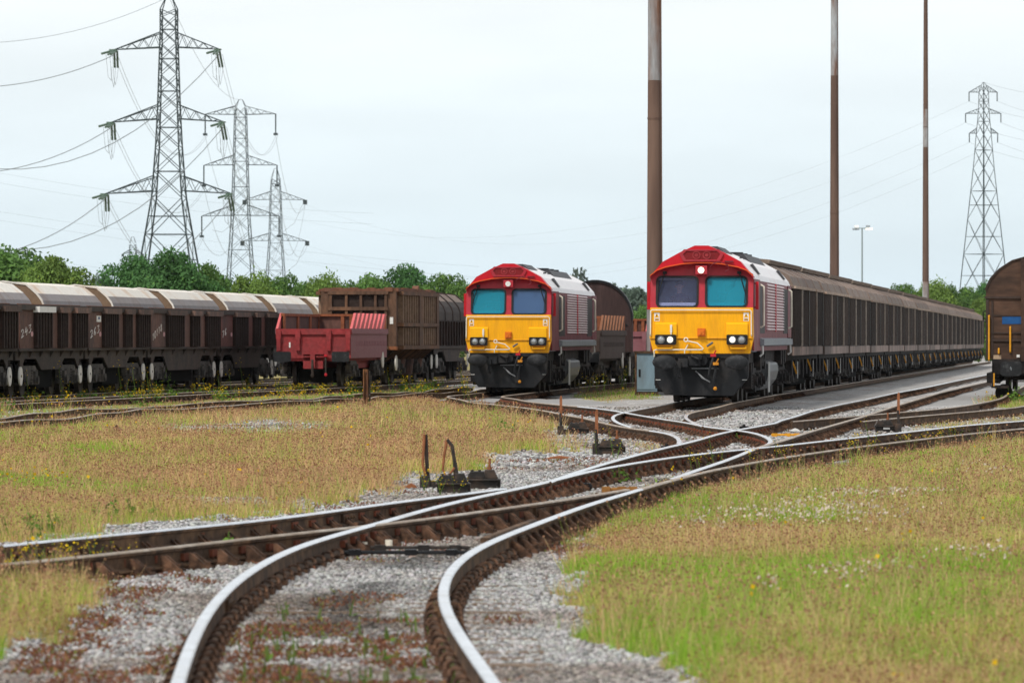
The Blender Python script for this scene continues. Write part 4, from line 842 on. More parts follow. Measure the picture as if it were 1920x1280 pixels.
    q = MB(); q.disc((W + .0, ya + LL_ * .175, zb + .40), .075, .006, 'x', 16, rx=.16); q.build('pink_spot', M['pink_spot'], t)
    if sticker:
        q = MB(); q.box(W, W + .008, ya + LL_ * .115, ya + LL_ * .185, zb + .76, zb + .94); st = q.build('label_plate', M['white'], t); q = MB(); q.disc((W + .008, ya + LL_ * .15, zb + .87), .04, .004, 'x', 12, rx=.14); q.build('label_emblem', M['blue_patch'], st)
    return t
hopper('brown hopper cut by the left edge of the photo, nearest of the open row', 144.8, 10.6, '')
hopper('brown hopper chalked 243, with one white painted rim box', 155.5, 10.5, '243', white_rim=True)
hopper('brown hopper chalked 263 with a small white label on its side', 166.1, 10.7, '263', sticker=True, plain='hop_plain')
hopper('longer brown hopper chalked 10118 with a deep pale underframe', 176.9, 13.8, '10118', deepf=True)
hopper('reddish brown hopper chalked 76, beside the red low wagon', 190.8, 13.0, '76', plain='hop_red', deepf=True)

# ---- row of hooded hoppers behind
M['hood_pale'] = mat('hood_pale', (0.700, 0.660, 0.595), 0.75, 0, 0.12, 1.0, (0.497, 0.335, 0.216), 0.62, stretch=(1, .8, .25), rnd=0.12)
M['hood_grey'] = mat('hood_grey', (0.276, 0.252, 0.247), 0.8, 0, 0.15, 1.0, (0.203, 0.157, 0.138), 0.6, stretch=(1, .8, .25), rnd=0.2)
M['hood_end'] = mat('hood_end', (0.19, 0.125, 0.08), 0.8, 0, 0.2, 1.2)
def hooded(label, fn, Y, dark=False, group='hooded hoppers in the back row'):
    t = thing('hooded_hopper', label, 'covered wagon', (fn(Y), Y, 0), .105, group)
    Lw = 12.0; hp = [(1.30, 2.30), (1.29, 2.60), (1.22, 2.80), (1.05, 3.02), (.72, 3.30), (0, 3.40)]; prof = [(-x, z) for x, z in hp] + hp[::-1][1:]
    b = MB(); b.prism(prof[::-1], .75, Lw - .55)
    n = len(prof)
    if not dark: b.v = [(x, y - (max(0, z - 2.5) * .55 if y > 6 else 0), z) for x, y, z in b.v]
    for i, f in enumerate(b.f[:n]): 
        zz = [b.v[j][2] for j in f]; b.m[i] = 0 if min(zz) > 2.9 else 1
    b.m[n] = b.m[n + 1] = 2
    if dark:
        h = b.build('hood', [M['rust_in'] if False else M['van_roof'], M['hop_frame'], M['hop_dark']], t)
    else: h = b.build('hood', [M['hood_pale'], M['hood_grey'], M['hood_end']], t)
    r = MB()
    ys = (.72,) if not dark else (.5, 3.0, 5.5, 8.0, Lw - .7)
    for y in ys: 
        q = MB(); ring(q, [(x * 1.02, z + .03) for x, z in prof], [(x * .99, z - .02) for x, z in prof], y, y + (.06 if not dark else .2)); r.add(q.v, q.f[:-4])
    r.build('hood_hoop', M['hood_pale' if not dark else 'hop_rib'], h)
    b = MB(); b.prism([(-1.28, 1.30), (-1.28, 2.30), (1.28, 2.30), (1.28, 1.30)], .5, Lw - .5)
    for k in range(13):
        y = .6 + k * (Lw - 1.3) / 12
        for s in (-1, 1): b.box(*(sorted((s * 1.28, s * 1.35))), y, y + .1, 1.34, 2.25)
    b.build('hopper_body', M['hop_dark'], t)
    u = MB(); u.box(-1.3, 1.3, .1, Lw - .1, 1.22, 1.30)
    for s in (-1, 1): u.prism([(.2, 1.22), (.2, 1.0), (1.2, 1.0), (1.6, 1.1), (3.2, 1.1), (4.0, .72), (Lw - 4, .72), (Lw - 3.2, 1.1), (Lw - 1.6, 1.1), (Lw - 1.2, 1.0), (Lw - .2, 1.0), (Lw - .2, 1.22)], s * 1.2 - .02, s * 1.2 + .02, 'x')
    u.build('underframe', M['hop_frame'], t)
    shade_block(t, .3, Lw - .3, 1.2); bogie(t, 2.3, 1.25, 2, .46, 1.08, .46); bogie(t, Lw - 2.3, 1.25, 2, .46, 1.08, .46)
    for y in (.8, Lw - .8):
        q = MB(); q.disc((1.22, y, .75), .26, .04, 'x', 20); q.build('hand_wheel', M['wheel_white'], t)
    return t
hl = ['pale hooded hopper furthest left in the back row, cut by the photo edge', 'pale hooded hopper above and behind the wagon chalked 243', 'rusty streaked hooded hopper above and behind the wagon chalked 263', 'pale hooded hopper above and behind the wagon chalked 10118', 'pale hooded hopper above and behind the wagon chalked 76', 'pale hooded hopper just left of the red low wagon', 'last pale hood showing left of the tall brown box wagon']
for i, lb in enumerate(hl):
    y = 165.3 + i * 12.45
    h0 = hooded(lb, V_c, y) if i == 0 else dup(h0, (V_c(y), y, 0), .105, lb)
hooded('dark wagon with a ribbed rounded hood left of the left locomotive', W_c, 213.5, True, None)

# ---- low ribbed wagons (one red, one brown, one pink)
def low_wagon(label, loc, th, end, side, stake, inner, Lw=10.4):
    t = thing('low_wagon', label, 'open wagon', loc, th)
    W = 1.25; z0, z1 = .95, 1.92
    b = MB()
    for s in (-1, 1): b.box(*(sorted((s * W, s * (W - .06)))), .06, Lw, z0, z1)
    b.box(-W + .06, W - .06, .06, Lw - .06, z0, z0 + .35); b.build('side_wall', M[side], t)
    e = MB(); e.box(-W, W, 0, .06, z0, 1.80); e.box(-W - .02, W + .02, -.06, .06, 1.74, 1.93)
    en = e.build('end_wall', M[end], t)
    for x in (-1.17, -.52, .52, 1.17):
        q = MB(); q.box(x - .085, x + .085, -.13, -.06, 1.60, 1.88); q.prism([(-.13, 1.60), (-.06, 1.60), (-.0, 1.20), (-.10, 1.20)], x - .065, x + .065, 'x'); q.build('end_bracket', M[end], en)
    eb = MB(); eb.box(-W + .06, W - .06, Lw - .06, Lw, z0, 2.43); eb.build('rear_wall', M[inner], t)
    q = MB()
    for x in (-1.18, -.30, .0, .30, 1.18): q.box(x - .06, x + .06, Lw - .14, Lw - .06, 1.5, 2.45)
    q.box(-W, W, Lw - .15, Lw + .03, 2.38, 2.46); q.build('rear_frame', M['rust_in'], t)
    for s in (-1, 1):
        tp = MB(); tp.box(*(sorted((s * W, s * (W + .05)))), .02, Lw, z1 - .16, z1 + .02); tp.build('side_beam', M[side], t)
        n = 8
        if s < 0:
            ip = MB(); ip.box(-W + .06, -W + .10, .9, Lw - .1, z0 + .4, 2.40); ip.build('inner_lining', M[inner], t)
            fr = MB(); fr.box(-W + .02, -W + .16, .8, Lw - .15, 2.36, 2.45)
            for y in (.8, 4.0, 7.0): fr.box(-W + .10, -W + .15, y, y + .35, 1.5, 2.36)
            fr.build('lining_frame', M['rust_in'], t)
        for k in range(n if s > 0 else 1):
            y = .15 + k * (Lw - 1.9) / (n - 1)
            st = MB(); st.prism([(y, z1 + .02), (y + .75, z1 + .02), (y + 1.45, 2.46), (y + .95, 2.46)], s * W - .05, s * W + .03, 'x'); st.build('slanted_stake', M[stake], t)
        sl = MB()
        for k in range(20): y = 1.4 + k * .42; sl.box(*(sorted((s * W, s * (W + .006)))), y, y + .14, 1.36, 1.52)
        sl.build('slots', M['maroon' if side != 'low_brown' else 'hop_dark'], t)
    wm = MB(); wm.prism(rrect(-.83, -.78, 1.30, 1.48, .02), -.012, 0); wm.build('white_mark', M['white'], en)
    for x in (-.98, .98):
        bf = MB(); bf.prism(rrect(x - .29, x + .29, .83, 1.17, .06), -.60, -.50); bf.disc((x, -.5, 1.0), .12, .52, 'y', 12); bf.build('buffer', M['rubber'], t)
    cp = MB(); cp.box(-.33, .33, -.14, 0, .60, .86); cp.box(-.36, .36, -.18, -.02, .98, 1.02); cp.box(-.36, .36, -.18, -.02, 1.08, 1.12); cp.box(-.08, .08, -.3, 0, .62, 1.08); cp.build('coupling', M[end], t)
    hk = MB(); hk.tube([(0, -.28, .9), (0, -.32, .6), (.01, -.3, .42)], .045, 6); hk.ell((0, -.3, .38), .06, .05, .08, 8, 6); hk.tube([(.42, -.05, 1.05), (.42, -.15, .9), (.43, -.15, .45)], .03, 6); hk.build('chain', M['hop_frame'], t)
    hc = MB(); hc.box(.37, .47, -.16, -.06, 1.0, 1.08); hc.ell((.43, -.16, .40), .05, .04, .06, 8, 6); hc.build('hose_end', M['valve_red'], t)
    u = MB(); u.box(-1.1, 1.1, .05, Lw, .86, .95); u.box(-.9, .9, 2, Lw - 2, .6, .9); u.build('underframe', M['hop_frame' if side == 'low_brown' else end], t)
    shade_block(t, .5, Lw - .3, .62)
    for y in (1.6, Lw - 1.6): bogie(t, y, .95, 2, .44, 1.06, .44)
    q = MB(); q.disc((1.22, Lw - 1.1, .86), .28, .04, 'x', 20); q.build('hand_wheel', M['wheel_white'], t)
    return t
M['low_red'] = mat('low_red', (0.30, 0.034, 0.037), 0.65, 0, 0.3, 1.2, (0.17, 0.032, 0.033), 0.54)
M['low_pink'] = mat('low_pink', (0.25, 0.105, 0.115), 0.65, 0, 0.15, 1.2, (0.20, 0.07, 0.08), 0.6)
M['stake_pink'] = mat('stake_pink', (0.55, 0.12, 0.12), 0.6, 0, 0.12, 1.5)
M['low_brown'] = mat('low_brown', (0.075, 0.052, 0.045), 0.7, 0, 0.25, 1.2)
M['stake_brown'] = mat('stake_brown', (0.20, 0.085, 0.045), 0.8, 0, 0.2, 1.5)
low_wagon('red low wagon with slanted pink stakes, standing in front of the tall brown box wagon', (W_c(190), 190, 0), .105, 'low_red', 'low_pink', 'stake_pink', 'hop_plain', 9.5)
low_wagon('dark low wagon with rust brown slanted stakes, behind the left locomotive', (L_c(196.4), 196.4, gz(196)), .103, 'low_brown', 'low_brown', 'stake_brown', 'hop_plain')
low_wagon('faded pink low wagon with slanted stakes, half hidden by the nearest rust mast', (L_c(216.5), 216.5, gz(216)), .103, 'low_pink', 'low_pink', 'stake_pink', 'hop_plain', 14)
def round_wagon():
    Y = 208.0; t = thing('bulkhead_wagon', 'dark wagon with a tall round topped end, behind the left locomotive', 'flat wagon', (L_c(Y) + .05, Y, gz(Y)), .103)
    arc = [(1.36 * math.cos(a), 2.35 + 1.42 * math.sin(a)) for a in np.linspace(0, math.pi, 22)]
    p = MB(); p.prism([(1.36, 1.15)] + arc + [(-1.36, 1.15)], .0, .28); b = p.build('round_end', mat('round_end', (.045, .026, .024), .7, 0, .25, .8, (.10, .06, .055), .66, stretch=(2, 1, .3)), t)
    r = MB(); outer = [(x * 1.02, 2.35 + (z - 2.35) * 1.025) for x, z in arc]; inner = [(x * .965, 2.35 + (z - 2.35) * .965) for x, z in arc]
    q = MB(); ring(q, outer, inner, -.07, .30); r.add(q.v, q.f[:-4]); r.build('end_rim', M['blk'], b)
    q = MB(); q.disc((1.14, -.02, 2.15), .04, .02, 'y', 10, rx=.05); q.build('rivet_hole', M['blk'], b)
    f = MB(); f.box(-1.3, 1.3, -.5, 7.5, 1.0, 1.15); f.box(-1.36, 1.36, -.7, .4, 1.13, 1.17); f.box(-1.1, 1.1, .4, 7, .6, 1.0); f.build('deck', M['hop_frame'], t)
    for y in (1.4, 6.2): bogie(t, y, .95, 2, .44, 1.06, .44)
    q = MB(); q.disc((1.22, 4.4, .80), .28, .04, 'x', 20); q.build('hand_wheel', M['wheel_white'], t)
    q = MB(); q.box(1.2, 1.24, .4, .7, .3, 1.0); q.build('label_post', M['white'], t)
round_wagon()

# ---- tall brown box wagon
M['box_brown'] = mat('box_brown', (0.116, 0.065, 0.042), 0.85, 0, 0.3, 1.0, (0.182, 0.089, 0.047), 0.58, stretch=(1, 1, .5))
M['box_in'] = mat('box_in', (0.034, 0.022, 0.018), 0.85, 0, 0.35, 1.0)
M['box_rib'] = mat('box_rib', (0.213, 0.136, 0.090), 0.85, 0, 0.25, 2, rnd=0.15)
def box_wagon():
    Y = 201.6; t = thing('box_wagon', 'tall rusty brown box wagon with ribbed sides, behind the red low wagon', 'box wagon', (W_c(Y) - .04, Y, 0), .105)
    W = 1.33; zb, zt = 1.22, 3.30; Lw = 11.2
    b = MB(); ch = [(-W + .28, 0), (W - .28, 0), (W, .28), (W, Lw), (-W, Lw), (-W, .28)]
    b.prism(ch, zb, zt, 'z'); 
    b.prism([(-W + .1, zb), (W - .1, zb), (W - .55, .72), (-W + .55, .72)], .5, Lw - .5)
    b.build('box_body', M['box_in'], t)
    e = MB()
    for x in (-.98, -.42, .10, .62, .99): e.box(x - .045, x + .045, -.10, .0, zb + .08, zt - .10)
    for z in (zb + .0, 2.60, zt - .14): e.box(-W + .25, W - .25, -.13, .0, z, z + .12)
    e.box(-W + .0, -W + .29, -.02, .31, zb, zt); e.box(W - .29, W + .02, -.02, .40, zb, zt)
    e.build('end_frame', M['box_brown'], t)
    for s in (-1, 1):
        for k, (ya, yb) in enumerate(((.5, 5.2), (6.4, Lw - .7))):
            for z0_, z1_ in ((2.16, zt - .16), (zb + .14, 2.0)):
                rb = MB(); n = 7
                for q in range(n): yy = ya + .2 + q * (yb - ya - .5) / (n - 1); rb.box(*(sorted((s * W, s * (W + .19)))), yy, yy + .16, z0_, z1_)
                rb.build('side_ribs', M['box_rib'], t)
        f = MB()
        for z in (zb, 2.03, zt - .15): f.box(*(sorted((s * W, s * (W + .24)))), .40, Lw, z, z + .13)
        for ya, yb in ((5.3, 6.3), (Lw - .6, Lw + .02)): f.box(*(sorted((s * W, s * (W + .22)))), ya, yb, zb + .13, zt - .15)
        f.build('side_frame', M['box_brown'], t)
        cb = MB()
        for k in range(12): y = .7 + k * (Lw - 1.3) / 11; cb.prism([(s * (W + .1), zb), (s * (W - .45), .78), (s * (W - .5), .78), (s * (W - .1), zb)], y, y + .08)
        cb.build('hopper_ribs', M['box_brown'], t)
    r = MB(); pts = []
    rg = random.Random(3); segs = 14
    for s in (-1, 1):
        for k in range(segs):
            y = k * Lw / segs; h = rg.uniform(0, .10); r.box(*(sorted((s * (W - .12), s * (W + .10)))), y, y + Lw / segs + .02, zt - .04, zt + .03 + h)
    for k in range(8):
        x = -W + .1 + k * (2 * W - .2) / 8; r.box(x, x + .31, -.06, .14, zt - .04, zt + .03 + rg.uniform(0, .09))
    r.prism([(5.5, zt), (6.2, zt), (5.95, zt + .22), (5.7, zt + .2)], W - .1, W + .12, 'x'); r.build('battered_rim', mat('battered_rim', (.19, .085, .05), .9, 0, .35, 2, (.12, .06, .04), .5), t)
    for x in (-W + .10, W - .14):
        q = MB(); q.box(x - .06, x + .06, -.032, -.018, 2.12, 2.36); q.build('paper_label', M['white'], t)
    q = MB(); q.box(W - .26, W + .04, -.03, .42, zb - .02, zb + .10); q.box(W, W + .18, 5.5, 6.1, zb - .02, zb + .12); q.build('orange_corner', M['orange_rust'], t)
    shade_block(t, .3, Lw - .3, .72); bogie(t, 2.2, 1.3, 2, .46, 1.08, .46); bogie(t, Lw - 2.2, 1.3, 2, .46, 1.08, .46)
    d = MB()
    for y in (3.2, 5.6, 8.2): d.tube([(1.0, y, .86), (1.0, y, .30)], .30, 12, .22)
    d.build('bottom_chute', M['hop_plain'], t)
    for y in (-.2 + .6, Lw - .3):
        q = MB(); q.disc((1.28, y, .74), .27, .04, 'x', 20); q.build('hand_wheel', M['wheel_white'], t)
box_wagon()
# ------------------------------------------------------------------ masts, cabinet, lamp post
M['mast_rust'] = mat('mast_rust', (0.118, 0.073, 0.056), 0.85, 0, 0.15, 1.2, (0.155, 0.098, 0.072), 0.6, stretch=(1, 1, .12), fine=4)
M['mast_grey'] = mat('mast_grey', (0.31, 0.33, 0.34), 0.7, 0, 0.25, 1.0, (0.16, 0.085, 0.055), 0.56, stretch=(1, 1, .2))
M['mast_white'] = mat('mast_white', (0.40, 0.43, 0.45), 0.7, 0, 0.2, 1.0, (0.15, 0.08, 0.055), 0.50, stretch=(1, 1, .25))
M['cab_blue'] = mat('cab_blue', (0.20, 0.29, 0.35), 0.6, 0, 0.12, 1.5, (0.14, 0.18, 0.2), 0.62, stretch=(1, 1, .3))
def mast(label, px, Y, r0, r1, bands, ztop):
    X = X_at(px, Y); t = thing('floodlight_mast', label, 'mast', (X, Y, gz(Y) - .2), 0, 'rusty masts')
    def rad(z): return r0 + (r1 - r0) * min(1.2, z / ztop)
    zs = [0] + [b[0] for b in bands]
    for (z1, m), z0 in zip(bands, zs):
        p = MB(); k = max(2, int((z1 - z0) / 2)); n = 24
        p.tube([(0, 0, z0), (0, 0, z1)], rad(z0), n, rad(z1)); o = p.build('shaft_section', M[m], t, smooth=True)
    j = MB()
    for z in np.arange(2.8, ztop, 6.2): j.tube([(0, 0, z), (0, 0, z + .06)], rad(z) + .012, 24)
    j.build('joint_collar', M['mast_rust'], t)
    q = MB(); q.tube([(rad(0) * .9, -.2, .4), (rad(ztop) * .95, -.15, ztop)], .022, 5); q.build('cable_conduit', M['mast_rust'], t)
    bf = MB(); bf.disc((0, 0, 0), r0 + .22, .08, 'z', 16); bf.build('base_plate', M['mast_grey'], t)
zz = lambda py, Y: Z_at(py, Y) - gz(Y) + .2
mast('thick rust brown mast with a grey upper part, rising behind the right locomotive', 1227.5, 186, .275, .205, [(zz(575, 186), 'mast_grey'), (zz(151, 186), 'mast_rust'), (30, 'mast_grey')], 14)
mast('middle rust brown mast with a flaking white top, behind the row of vans', 1564.5, 322, .285, .18, [(zz(142, 322), 'mast_rust'), (36, 'mast_white')], 24)
mast('thinnest and farthest rust mast, with one pale band, left of the right hand pylon', 1735.5, 520, .33, .17, [(zz(528, 520), 'mast_grey'), (zz(276, 520), 'mast_rust'), (zz(205, 520), 'mast_white'), (42, 'mast_rust')], 34)
def cabinet():
    Y = 184.6; X0, X1 = X_at(1198, Y), X_at(1229, Y); t = thing('equipment_cabinet', 'blue grey steel cabinet at the foot of the thick rust mast', 'cabinet', ((X0 + X1) / 2, Y, gz(Y) - .2))
    w_ = (X1 - X0) / 2 + .12; h = Z_at(662, Y) + .2 - gz(Y)
    b = MB(); b.box(-w_, w_, -.35, .1, .12, h); b.build('cabinet_box', M['cab_blue'], t, bevel=.015)
    l = MB(); l.box(-w_ - .04, w_ + .04, -.40, .14, h, h + .07); l.build('lid', M['rail_rust'], t)
    d = MB(); d.box(-w_ + .05, w_ - .05, -.372, -.35, .2, h - .08); dd = d.build('door', M['cab_blue'], t)
    q = MB(); q.box(-w_ + .10, -w_ + .16, -.40, -.372, h * .45, h * .62); q.build('handle', M['blk'], dd)
    f = MB(); f.box(-w_ + .03, w_ - .03, -.33, .08, 0, .12); f.box(-w_ - .02, -w_ + .04, -.38, -.3, 0, h); f.build('plinth', M['rail_rust'], t)
cabinet()
def lamp_post():
    Y = 640; X = X_at(1616.5, Y); t = thing('lamp_post', 'slim grey lamp post with floodlights, beyond the vans between two masts', 'lamp post', (X, Y, gz(Y)))
    h = Z_at(428, Y) - gz(Y); m = mat('lamp_grey', (.22, .27, .28), .6, 0, .1)
    p = MB(); p.tube([(0, 0, 0), (0, 0, h)], .11, 8, .075); p.build('post', m, t)
    c = MB(); c.box(-.85, .75, -.06, .06, h - .05, h + .05); c.build('cross_arm', m, t)
    for x, z, on in ((-.62, .20, 1), (.65, .22, 0), (-.85, -.1, 0), (-.55, -.08, 0), (.60, -.1, 1), (.95, -.08, 1)):
        f = MB(); f.box(x - .22, x + .22, -.2, .2, h + z - .11, h + z + .11); fl = f.build('floodlight', m if not on else M['white'], t)
        g = MB(); g.box(x - .19, x + .19, -.215, -.2, h + z - .09, h + z + .09); g.build('lamp_glass', M['lens_lit'] if on else M['lens_off'], fl)
lamp_post()

# ------------------------------------------------------------------ pylons and wires
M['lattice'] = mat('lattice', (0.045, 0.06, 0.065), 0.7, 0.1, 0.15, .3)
M['lattice_hazed'] = mat('lattice_hazed', (0.06, 0.078, 0.085), 0.7, 0.1, 0.15, .3)  # paler copy of the lattice: distance haze mixed into the colour
M['insulator'] = mat('insulator', (0.09, 0.14, 0.10), 0.4, 0, 0.2, 2)
M['wire'] = mat('wire', (0.22, 0.24, 0.25), 0.6, 0.3, 0.1, .1)
def bar(mb, a, b, r): mb.tube([a, b], r, 4, caps=False)
def pylon(label, pxc, Y, prof, arms, peak, r, head=0.1, strings='tension', mm='lattice', diag=False):
    """prof: (photo row, half width in px); arms: (row root top, row root bottom, row tip, tip px left, tip px right)"""
    s = F / Y; X = X_at(pxc, Y); t = thing('electricity_pylon', label, 'pylon', (X, Y, gz(Y)), head, 'electricity pylons')
    Zr = lambda py: Z_at(py, Y) - gz(Y)
    lv = [(Zr(a), b / s) for a, b in prof][::-1]                 # bottom to top
    zs = np.array([a for a, b in lv]); hw = np.array([b for a, b in lv])
    W = lambda z: float(np.interp(z, zs, hw))
    # panels whose height follows the width
    z = 0.0; lev = [0.0]; W0 = W
    while z < zs[-1] - .8: z = min(zs[-1], z + max(1.3, 1.75 * W(z))); lev.append(z)
    if lev[-1] - lev[-2] < 1.0: lev.pop(-2)
    brace = MB()
    cr = ((-1, 0), (0, -1), (1, 0), (0, 1)) if diag else ((-1, -1), (1, -1), (1, 1), (-1, 1))
    for cxs, cys in cr:
        legs = MB()
        for a, b in zip(lev[:-1], lev[1:]): bar(legs, (cxs * W(a), cys * W(a), a), (cxs * W(b), cys * W(b), b), r * (1.6 - .7 * a / zs[-1]))
        legs.build('leg', M[mm], t)
    for i, (a, b) in enumerate(zip(lev[:-1], lev[1:])):
        for k in range(4):
            (ax, ay), (bx, by) = cr[k], cr[(k + 1) % 4]; wa, wb = W(a), W(b)
            bar(brace, (ax * wa, ay * wa, a), (bx * wb, by * wb, b), r * .62); bar(brace, (bx * wa, by * wa, a), (ax * wb, ay * wb, b), r * .62)
            if i % 2 == 0: bar(brace, (ax * wa, ay * wa, a), (bx * wa, by * wa, a), r * .62)
            if b - a > 5:
                zm = (a + b) / 2; wm = W(zm); bar(brace, (ax * wm, ay * wm, zm), (bx * wm, by * wm, zm), r * .55)
    brace.build('bracing', M[mm], t)
    pk = MB(); zt = Zr(peak); 
    for cxs, cys in cr: bar(pk, (cxs * hw[-1], cys * hw[-1], zs[-1]), (cxs * hw[-1] * .35, 0, zt), r * .9)
    bar(pk, (-hw[-1] * .35, 0, zt), (hw[-1] * .35, 0, zt), r * .8); pk.build('peak', M[mm], t)
    tips = []
    for rt, rb, tip, tl, tr in arms:
        zt_, zb_, zp = Zr(rt), Zr(rb), Zr(tip)
        for sgn, pxl in ((-1, tl), (1, tr)):
            if pxl is None: continue
            xt = (pxl - pxc) / s; a = MB(); w_ = W(zb_)
            tipv = Vector((xt, 0, zp)); n = 4
            for cy in (-1, 1):
                ky = .15 if diag else 1; lo0 = Vector((sgn * w_, cy * ky * w_, zb_)); up0 = Vector((sgn * W(zt_), cy * ky * W(zt_), zt_))
                bar(a, lo0, tipv, r * .95); bar(a, up0, tipv, r * .95)
                for i in range(n):
                    f0, f1, fm = i / n, (i + 1) / n, (i + .5) / n
                    bar(a, lo0.lerp(tipv, f0), up0.lerp(tipv, fm), r * .45); bar(a, up0.lerp(tipv, fm), lo0.lerp(tipv, f1), r * .45)
            for i in range(n):
                bar(a, Vector((sgn * w_, -w_, zb_)).lerp(tipv, i / n), Vector((sgn * w_, w_, zb_)).lerp(tipv, (i + 1) / n), r * .45)
            ao = a.build('cross_arm', M[mm], t)
            q = MB()
            if strings == 'tension':
                for k in range(2):
                    dx = .45 * k
                    q.tube([(xt - sgn * .2 - dx + .2, -.3, zp - .2), (xt - dx + .1, -3.4, zp - .9)], .17, 7); q.tube([(xt - sgn * .2 - dx + .2, .3, zp - .2), (xt - dx + .2, 2.0, zp - 2.6)], .17, 7)
                q.tube([(xt, -.2, zp - .1), (xt - 1.6, -2.0, zp - .7)], .18, 7); q.box(xt - .7, xt + .3, -.6, .6, zp - .12, zp + .05)
                q.build('insulator', M['insulator'], ao)
                jl = MB()
                for dx in (-1.2, -.2, .5):
                    jl.tube([(xt + dx * .6, -3.2, zp - .9), (xt + dx * .5, -2, zp - 4.2), (xt + dx * .35, 0, zp - 5.9 + abs(dx)), (xt + dx * .5, 1, zp - 4.2), (xt + dx * .6, 2, zp - 2.5)], .03, 4)
                jl.build('jumper_wire', M['wire'], ao)
                tips.append(Vector((xt, 0, zp - .8)))
            elif strings == 'hang':
                q.tube([(xt, 0, zp), (xt, 0, zp - 4.3)], .16, 6); q.box(xt - .45, xt + .45, -.3, .3, zp - 4.7, zp - 4.2); q.build('insulator', M['lattice'], ao); tips.append(Vector((xt, 0, zp - 4.7)))
            elif strings == 'short':
                q.tube([(xt, 0, zp), (xt, 0, zp - 1.7)], .10, 5); q.build('insulator', M['lattice'], ao); tips.append(Vector((xt, 0, zp - 1.7)))
            else:
                q.box(xt - .5, xt + .5, -.4, .4, zp - 1.2, zp); q.build('insulator', M['lattice'], ao)
                jl = MB(); jl.tube([(xt - .6, 0, zp - 1), (xt - 2.5, -2, zp - 6), (xt - 5.5, -3, zp - 8.5), (xt - 8, -4, zp - 8)], .05, 4); jl.build('jumper_wire', M['wire'], ao); tips.append(Vector((xt, 0, zp - 1.2)))
    mw = Matrix.Translation((X, Y, gz(Y))) @ Matrix.Rotation(-head, 4, 'Z')
    return [mw @ p for p in tips], mw @ Vector((0, 0, zt))
z5 = lambda zx, zy: (180 + zx / 2.56, zy / 2.56)
tp1, pk1 = pylon('nearest and tallest pylon at the left, with three wide pairs of arms', 316.8, 865, [(18, 14.5), (62, 14.5), (90, 15.5), (195, 18.4), (223, 19.5), (270, 21.5), (328, 25.4), (359, 26.6), (420, 36), (470, 43.5), (640, 71)],
  [(61, 89, 93, 213, 412), (197, 223, 229, 208, 420), (330, 358, 363, 196, 434)], -6, .118)
tp2, pk2 = pylon('second pylon, with hanging insulators, just right of the tallest pylon', 451.2, 1250, [(200, 9), (215, 10.5), (290, 12.2), (310, 12.8), (385, 15), (404, 15.6), (500, 21.5), (640, 30)],
  [(199, 215, 214, 384, 517.5), (291, 309, 310, 381.5, 520), (385, 404, 405, 377.5, 524)], 187, .09, strings='hang')
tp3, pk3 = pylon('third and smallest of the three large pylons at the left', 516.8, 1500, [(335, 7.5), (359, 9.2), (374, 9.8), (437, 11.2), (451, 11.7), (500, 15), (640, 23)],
  [(359, 374, 375, 458, 572.5), (437, 451, 452, 454, 576.5)], 316, .085, strings='drop', mm='lattice_hazed')
tp5, pk5 = pylon('tiny distant pylon peeping over the tree left of the tallest pylon', 249, 2600, [(456, 5.5), (470, 6), (640, 14)], [(468, 474, 476, 230, 268)], 444, .12, strings='none', mm='lattice_hazed')
z1 = lambda x: 1760 + x / 3.125
tp4, pk4 = pylon('slender pylon with short arms at the right, behind the vans', 1844.5, 1060, [(162, 5), (172, 9), (213, 10), (250, 14), (300, 18), (325, 20.5), (365, 25), (424, 31.5), (485, 38.5), (530, 43), (640, 55)],
  [(160, 173, 173, 1817, 1869.5), (204, 213, 213, 1810.5, 1876.5), (240, 250, 250, 1817.5, 1870.5)], 155, .085, head=.05, strings='short', diag=True)
def sag(a, b, d, n=18):
    return [a.lerp(b, i / n) - Vector((0, 0, d * 4 * (i / n) * (1 - i / n))) for i in range(n + 1)]
def line(label, wires, r=.045):
    t = thing('power_line', label, 'power line')
    for a, b, d in wires:
        q = MB(); q.tube(sag(a, b, d), r, 4, caps=False); q.build('conductor', M['wire'], t)
def pt(px, py, Y): return Vector((X_at(px, Y), Y, Z_at(py, Y)))
def img(v): return 960 + F * v.x / v.y, HY - F * (v.z - HC) / v.y
# arms come in pairs: left tip, right tip
ends = [(-120, 152), (-30, 112), (-120, 300), (-40, 258), (-120, 456), (-30, 424)]
line('dark sagging wires from the tallest pylon out of the left edge', [(tp1[0], pt(-260, 142, 700), 3), (tp1[1], pt(-420, 95, 700), 16), (tp1[2], pt(-260, 300, 700), 4), (tp1[3], pt(-420, 235, 700), 17), (tp1[4], pt(-260, 455, 700), 5), (tp1[5], pt(-420, 400, 700), 17)], .06)
line('pale wire from the tip of the tallest pylon out of the left edge', [(pk1, pt(-300, 55, 700), 4)], .035)
line('wires dropping from the tallest pylon to the second pylon', [(tp1[i] + Vector((dx, 0, 0)), tp2[i] + Vector((dx, 0, 0)), 9) for i in range(6) for dx in (0, .5)] + [(pk1, pk2, 4)], .03)
line('wires running from the second pylon to the third', [(tp2[i], tp3[i % 4], 8) for i in range(6)], .04)
line('faint wires crossing the sky from the third pylon to the slender right pylon', [(tp3[i], tp4[j], 16) for i, j in ((0, 0), (1, 2), (2, 4), (3, 5))], .013)
line('faint wires from the slender right pylon out of the right edge', [(tp4[i], pt(2300, py, 900), 4) for i, py in ((1, 178), (3, 222), (5, 262), (0, 190), (2, 235), (4, 275))] + [(pk4, pt(2300, 150, 900), 3)], .02)
